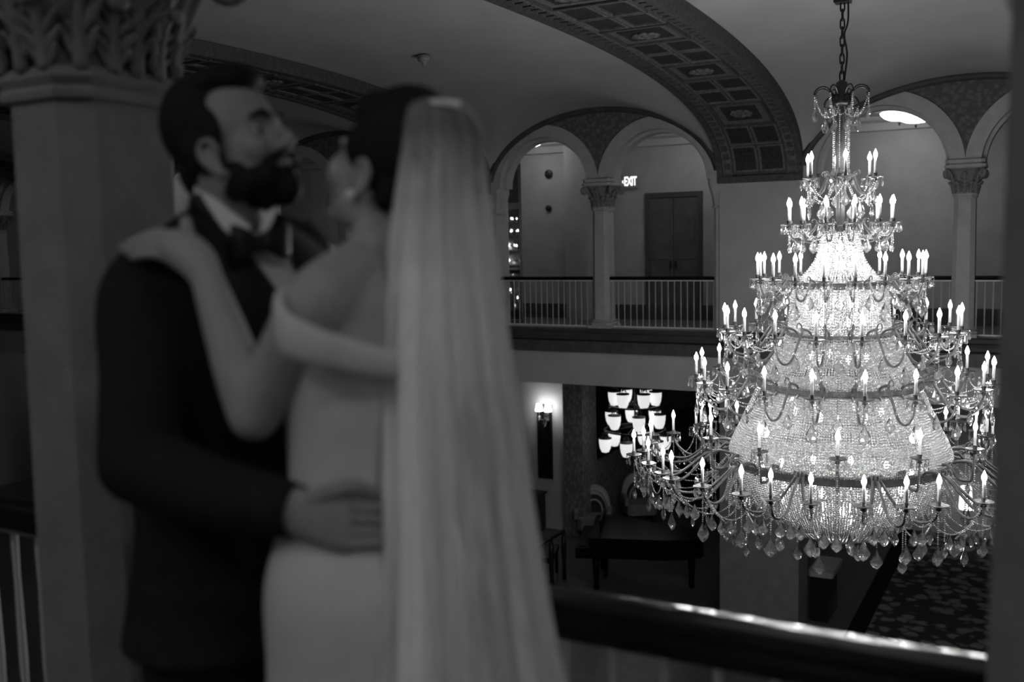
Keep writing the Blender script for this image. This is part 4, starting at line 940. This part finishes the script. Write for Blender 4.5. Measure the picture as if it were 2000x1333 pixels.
for sx in (-1, 1):
    hj = zhip+BR*.08*sx; mb.tube([hj, np.array([hj[0], hj[1], .48]), np.array([hj[0], hj[1], .10])-BF*.01], [.085, .055, .036], 14, 18); fp = np.array([hj[0], hj[1], .05]); mb.ell(fp+BF*.05, np.array([BR*.035, BF*.10, ZZ*.035]))
me_b = remesh(mb, .0045, 4, 'body', hB.sockets(), fb); b_body = child('body', me_b, 'skin_bride', bride)
child('gown', me_dress, 'dress', b_body)
# off-shoulder band
bb = bvh(me_b) if False else None
def band_pts(L): return [PD(*q) for q in L]
mbnd = MB()
Pb = catmull(np.array(band_pts([(575, 590, 1.50), (548, 612, 1.445), (556, 648, 1.405), (600, 672, 1.395), (660, 690, 1.41), (730, 706, 1.435), (800, 716, 1.485), (850, 712, 1.56), (880, 690, 1.66), (860, 660, 1.78)])), 60)
hw = np.interp(np.linspace(0, 1, 60), [0, .1, .25, .6, 1], [.026, .034, .030, .021, .02]); rings = []
for i, p in enumerate(Pb):
    t = unit(Pb[min(i+1, 59)]-Pb[max(i-1, 0)]); up = unit(ZZ-t*np.dot(ZZ, t)); o_ = np.cross(t, up)
    rings.append(ringc(p, up*hw[i], o_*.011, 12, 2.0))
mbnd.loft(rings); child('gown_band', mbnd.mesh('gown_band'), 'dress', b_body)
# hair, bun, earring
mh = MB(); hB.E(mh, (0, -.022, .052), (.082, .100, .106)); hB.E(mh, (0, .038, .090), (.062, .045, .040)); hB.E(mh, (0, -.072, -.012), (.058, .036, .045))
for x in (-1, 1): hB.E(mh, (x*.064, .012, .036), (.016, .044, .044)); hB.E(mh, (x*.055, -.050, -.022), (.022, .026, .034))
bunc = PD(884, 292, 1.585); mh.ell(bunc, (.052, .052, .066)); mh.tube([hB.P(0, -.09, .03), bunc], [.06, .05], 12)
child('hair', remesh(mh, .005, 8, 'hair'), 'hair', b_body)
me = MB().ell(hB.P(-.083, .002, -.045), (.0085, .0085, .0085), 12, 8).mesh('earring'); child('earring', me, 'pearl', b_body)
hB.eyes(b_body)
# veil: gathered over the bun, falling to the floor behind her
ROWS = [(190, 848, 884, .012, 1.575), (196, 812, 902, .04, 1.57), (212, 796, 921, .058, 1.565), (235, 790, 934, .070, 1.56), (262, 787, 944, .078, 1.56), (330, 778, 950, .085, 1.555), (400, 768, 958, .09, 1.55), (500, 756, 970, .10, 1.54), (600, 748, 984, .115, 1.535), (700, 743, 998, .13, 1.525),
        (850, 742, 1021, .15, 1.52), (1000, 742, 1042, .165, 1.515), (1150, 738, 1066, .18, 1.51), (1333, 728, 1098, .195, 1.50)]
C6 = catmull(np.array(ROWS, float), 70); nu = 150; th = np.linspace(math.radians(-88), math.radians(125), nu)
fold = .30*np.sin(th*9+.6)+.22*np.sin(th*17+2.)+.14*np.sin(th*31+1.1)
VR = []
for i, (py, xl, xr, b, D) in enumerate(C6):
    amp = .016+.012*min(1, i/70*1.4); xc = (xl+xr)/2; a_ = (xr-xl)/2; s_ = np.sin(th); sc = D/FPX
    sx = xc+a_*s_*(1+amp*2.0*fold); DD_ = D-b*np.cos(th)*(1+amp*12*fold)+.02-.085*np.clip((520-py)/150, 0, 1)*np.clip((1-s_)/2, 0, 1)**1.3
    VR.append(np.array([PD(x, py, d_) for x, d_ in zip(sx, DD_)]))
last, prev = VR[-1], VR[-5]; dv = (last-prev)/np.abs((last-prev)[:, 2]).mean()
z1 = last[:, 2]
for t in np.linspace(.06, 1, 24):
    step = z1[:, None]*t*.985; q = last+dv*step*.85; q[:, 2] = z1*(1-t)+.012; VR.append(q)
V = np.vstack(VR); nr = len(VR); Fs = [(i*nu+j, i*nu+j+1, (i+1)*nu+j+1, (i+1)*nu+j) for i in range(nr-1) for j in range(nu-1)]
mv = MB().add(V, Fs); me_v = mv.mesh('veil'); veil = child('veil', me_v, 'veil_tulle', b_body)
so = veil.modifiers.new('thick', 'SOLIDIFY'); so.thickness = .0012
cb_ = MB().tube([PD(x, 200+abs(x-860)*.12, 1.54) for x in (820, 840, 860, 880, 900)], .006, 8, 20).mesh('veil_comb'); child('veil_comb', cb_, 'pearl', b_body)

# ---- groom body (one mesh)
mg = MB(); hG.base(mg, True); nb_ = PD(430, 440, 1.81)
mg.tube([hG.P(0, -.022, -.05), (hG.P(0, -.02, -.09)+nb_)/2, nb_, PD(434, 520, 1.82)], [.062, .060, .064, .09], 18, 18)
mg.loft([np.asarray(r) for r in catmull(np.array([r.ravel() for r in grings(0, sc=.94)]), 30).reshape(30, 28, 3)])
mg.tube([PD(418, 490, 1.80), GRs, (GRs+GRe)/2, GRe], [.06, .06, .052, .045], 12, 20); mg.tube([GRe, (GRe+GRw)/2, GRw], [.045, .042, .031], 12, 14)
mg.tube([PD(455, 485, 1.88), GLs, (GLs+GLe)/2, GLe], [.06, .06, .052, .045], 12, 20); mg.tube([GLe, (GLe+GLw)/2, GLw], [.045, .042, .031], 12, 14)
def ond(px, py, off): h = hit(dress_bvh, px, py, off); return h if h is not None else PD(px, py, 1.47)
# his right hand spread on her waist
pr = []
for px, py, off, hh, ht in ((560, 1002, 0, .030, .028), (590, 1006, .026, .036, .026), (620, 1014, .022, .040, .019), (650, 1022, .018, .043, .016), (676, 1030, .014, .041, .013), (690, 1031, .012, .037, .010)):
    c_ = GRw-unit(GRw-GRe)*.035 if px == 560 else ond(px, py, off); n_ = unit(CAM-c_); u_ = unit(ZZ-n_*np.dot(ZZ, n_)); pr.append(ringc(c_, u_*hh, n_*ht, 18, 2.3))
mg.loft([np.asarray(r) for r in catmull(np.array([r.ravel() for r in pr]), 18).reshape(18, 18, 3)])
for k, (y0, y1, xt) in enumerate(((997, 999, 772), (1020, 1022, 786), (1044, 1045, 780), (1067, 1064, 764))):
    finger(fg, [ond(676, y0, .012), ond(712, y0*.6+y1*.4-2, .014), ond(742, y0*.3+y1*.7-1, .012), ond(xt, y1, .009)], .0096 if k < 3 else .0088, .0078)
finger(fg, [ond(606, 992, .028), ond(645, 966, .030), ond(688, 946, .026), ond(722, 962, .016)], .016, .0095)
LH = GLw; mg.ell(LH, (.03, .035, .04))
for k in range(4): finger(fg, [LH+[0, 0, .02-.013*k], LH+RH*.04-FH*.02+[0, 0, .02-.014*k], LH+RH*.075-FH*.05+[0, 0, .015-.013*k]], .0105, .009)
finger(fg, [LH+[0, 0, .02], LH+RH*.03+[0, 0, .05], LH+RH*.05+[0, 0, .07]], .012, .010)
hipc = PD(464, 1150, GD)
LEG = []
for sx in (-1, 1):
    hj = hipc+GR*.095*sx; kn = np.array([hj[0], hj[1], .52])+GF*.02; an = np.array([hj[0], hj[1], .10])-GF*.02; LEG.append((hj, kn, an)); mg.tube([hj+[0, 0, .03], kn, an], [.09, .06, .042], 12, 16); mg.ell(np.array([hj[0], hj[1], .05])+GF*.05, np.array([GR*.04, GF*.11, ZZ*.035]))
g_body = child('body', remesh(mg, .0045, 4, 'body', hG.sockets(), fg), 'skin', groom)
child('jacket', me_jacket, 'suit', g_body)
# trousers and shoes
mt = MB(); mt.loft([ringc(hipc+[0, 0, .04], GR*.185, GF*.128), ringc(hipc-[0, 0, .06], GR*.185, GF*.13), ringc(hipc-[0, 0, .14], GR*.17, GF*.12)])
for hj, kn, an in LEG: mt.tube([hj+[0, 0, .0], hj*.5+kn*.5, kn, an-[0, 0, .03]], [.096, .09, .076, .066], 16, 24)
child('trousers', remesh(mt, .008, 3, 'trousers'), 'suit', g_body)
for hj, kn, an in LEG:
    c = np.array([hj[0], hj[1], 0]); m = MB(); m.loft([ringc(c+GF*.06+[0, 0, z], GR*w, GF*l, 20, 2.2) for z, w, l in ((.0, .048, .145), (.02, .05, .148), (.05, .046, .135), (.075, .04, .10))]); m.tube([c+[0, 0, .05]-GF*.02, c+[0, 0, .12]-GF*.02], [.05, .045], 12); child('shoe', m.mesh('shoe'), 'satin', g_body)
# hair and beard
mh = MB(); hG.E(mh, (0, -.040, .052), (.0835, .090, .098)); hG.E(mh, (0, .004, .108), (.068, .078, .036)); hG.E(mh, (0, .052, .100), (.050, .036, .024)); hG.E(mh, (0, -.082, -.025), (.058, .034, .055))
for x in (-1, 1): hG.E(mh, (x*.071, .010, .020), (.011, .020, .040)); hG.E(mh, (x*.070, -.035, .0), (.014, .030, .045))
child('hair', remesh(mh, .005, 6, 'hair'), 'hair', g_body)
mh = MB(); hG.E(mh, (0, .044, -.096), (.053, .052, .036)); hG.E(mh, (0, .074, -.106), (.030, .030, .030)); hG.E(mh, (0, .086, -.079), (.026, .017, .013))
for x in (-1, 1):
    hG.E(mh, (x*.055, .016, -.074), (.014, .034, .036)); hG.E(mh, (x*.070, .006, -.022), (.0075, .010, .042)); hG.E(mh, (x*.017, .093, -.051), (.021, .011, .0085)); hG.E(mh, (x*.034, .078, -.068), (.011, .015, .022)); hG.E(mh, (x*.042, .058, -.085), (.022, .030, .026))
child('beard', remesh(mh, .004, 5, 'beard'), 'hair', g_body)
for x in (-1, 1):
    child('eyebrow', MB().tube([hG.P(x*.014, .096, .018), hG.P(x*.032, .093, .026), hG.P(x*.052, .078, .020)], [.004, .005, .003], 8, 12).mesh('eyebrow'), 'hair', g_body)
hG.eyes(g_body)
# clothing laid on the chest: shirt front, lapels, collar, bow tie
def patch(name, left, right, tree, off, m, parent, n=24, w=9, thick=.004):
    L = catmull(np.array(left, float), n); R_ = catmull(np.array(right, float), n); V = []; 
    lastp = None
    for i in range(n):
        for j in range(w):
            px, py = L[i]*(1-j/(w-1))+R_[i]*j/(w-1); h = hit(tree, px, py, off)
            if h is None: h = lastp if lastp is not None else PD(px, py, GD-.13)
            lastp = h; V.append(h)
    Fs = [(i*w+j, i*w+j+1, (i+1)*w+j+1, (i+1)*w+j) for i in range(n-1) for j in range(w-1)]
    me = MB().add(V, Fs).mesh(name); o = child(name, me, m, parent); s_ = o.modifiers.new('t', 'SOLIDIFY'); s_.thickness = thick; s_.offset = -1; return o
def sheet(name, rows, m, parent, n=14, w=8, off=.006, thick=.004, snap=True):
    rows = np.array(rows, float); L = catmull(rows[:, 0], n); R_ = catmull(rows[:, 1], n); V = []
    for i in range(n):
        for j in range(w):
            px, py, D = L[i]*(1-j/(w-1))+R_[i]*j/(w-1); p = PD(px, py, D)
            if snap:
                h = hit(jb, px, py, off)
                if h is not None and abs(float((h-CAM) @ CF)-D) < .05: p = h
            V.append(p)
    Fs = [(i*w+j, i*w+j+1, (i+1)*w+j+1, (i+1)*w+j) for i in range(n-1) for j in range(w-1)]
    o = child(name, MB().add(V, Fs).mesh(name), m, parent); s_ = o.modifiers.new('t', 'SOLIDIFY'); s_.thickness = thick; s_.offset = 0; return o
sheet('shirt_front', [[(460, 462, 1.735), (545, 455, 1.755)], [(480, 500, 1.725), (558, 505, 1.765)], [(515, 550, 1.728), (585, 565, 1.775)], [(548, 600, 1.735), (598, 620, 1.79)], [(565, 660, 1.74), (605, 680, 1.80)]], 'shirt', g_body, off=.006)
sheet('lapel', [[(372, 384, 1.752), (391, 378, 1.744)], [(368, 412, 1.73), (414, 416, 1.728)], [(378, 470, 1.69), (452, 464, 1.712)], [(405, 530, 1.675), (488, 512, 1.715)], [(440, 600, 1.665), (545, 592, 1.735)], [(490, 690, 1.67), (568, 660, 1.74)], [(540, 780, 1.69), (585, 740, 1.75)]], 'satin', g_body, n=26, off=.013)
sheet('lapel', [[(548, 448, 1.80), (600, 440, 1.90)], [(556, 490, 1.775), (640, 480, 1.92)], [(575, 540, 1.775), (632, 515, 1.90)], [(592, 575, 1.785), (606, 575, 1.82)]], 'satin', g_body, off=.012)
sheet('collar', [[(374, 346, 1.80), (380, 398, 1.785)], [(388, 370, 1.752), (386, 388, 1.748)], [(420, 388, 1.736), (415, 420, 1.728)], [(455, 415, 1.722), (448, 466, 1.712)], [(488, 441, 1.706), (482, 506, 1.700)]], 'shirt', g_body, snap=False)
sheet('collar', [[(541, 404, 1.735), (518, 418, 1.722)], [(536, 425, 1.722), (510, 440, 1.706)], [(524, 450, 1.710), (508, 456, 1.702)]], 'shirt', g_body, snap=False)
mt_ = MB(); kn = PD(508, 476, 1.697)
mt_.ell(kn, np.array([GR*.013, GF*.012, ZZ*.017]), 12, 8)
for s_, L_ in ((1, .8), (-1, 1.0)):
    ax = unit(GR*s_+ZZ*(.10 if s_ < 0 else -.02)); rings = []
    for t, h_, d_ in ((0, .012, .010), (.018, .018, .012), (.04, .030, .013), (.058, .034, .011), (.066, .032, .005)): rings.append(ringc(kn+ax*t*L_-GF*t*.10, ZZ*h_, GF*d_, 14, 2.6))
    mt_.loft(rings)
child('bow_tie', mt_.mesh('bow_tie'), 'satin', g_body)
cf = MB(); ax = unit(GRw-GRe); c0_ = GRw-ax*.012; u1 = unit(np.cross(ax, ZZ)); u2 = np.cross(u1, ax); cf.loft([ringc(c0_-ax*.02, u1*.040, u2*.040, 18, 2.), ringc(c0_+ax*.012, u1*.041, u2*.041, 18, 2.)]); child('shirt_cuff', cf.mesh('shirt_cuff'), 'suit', g_body)
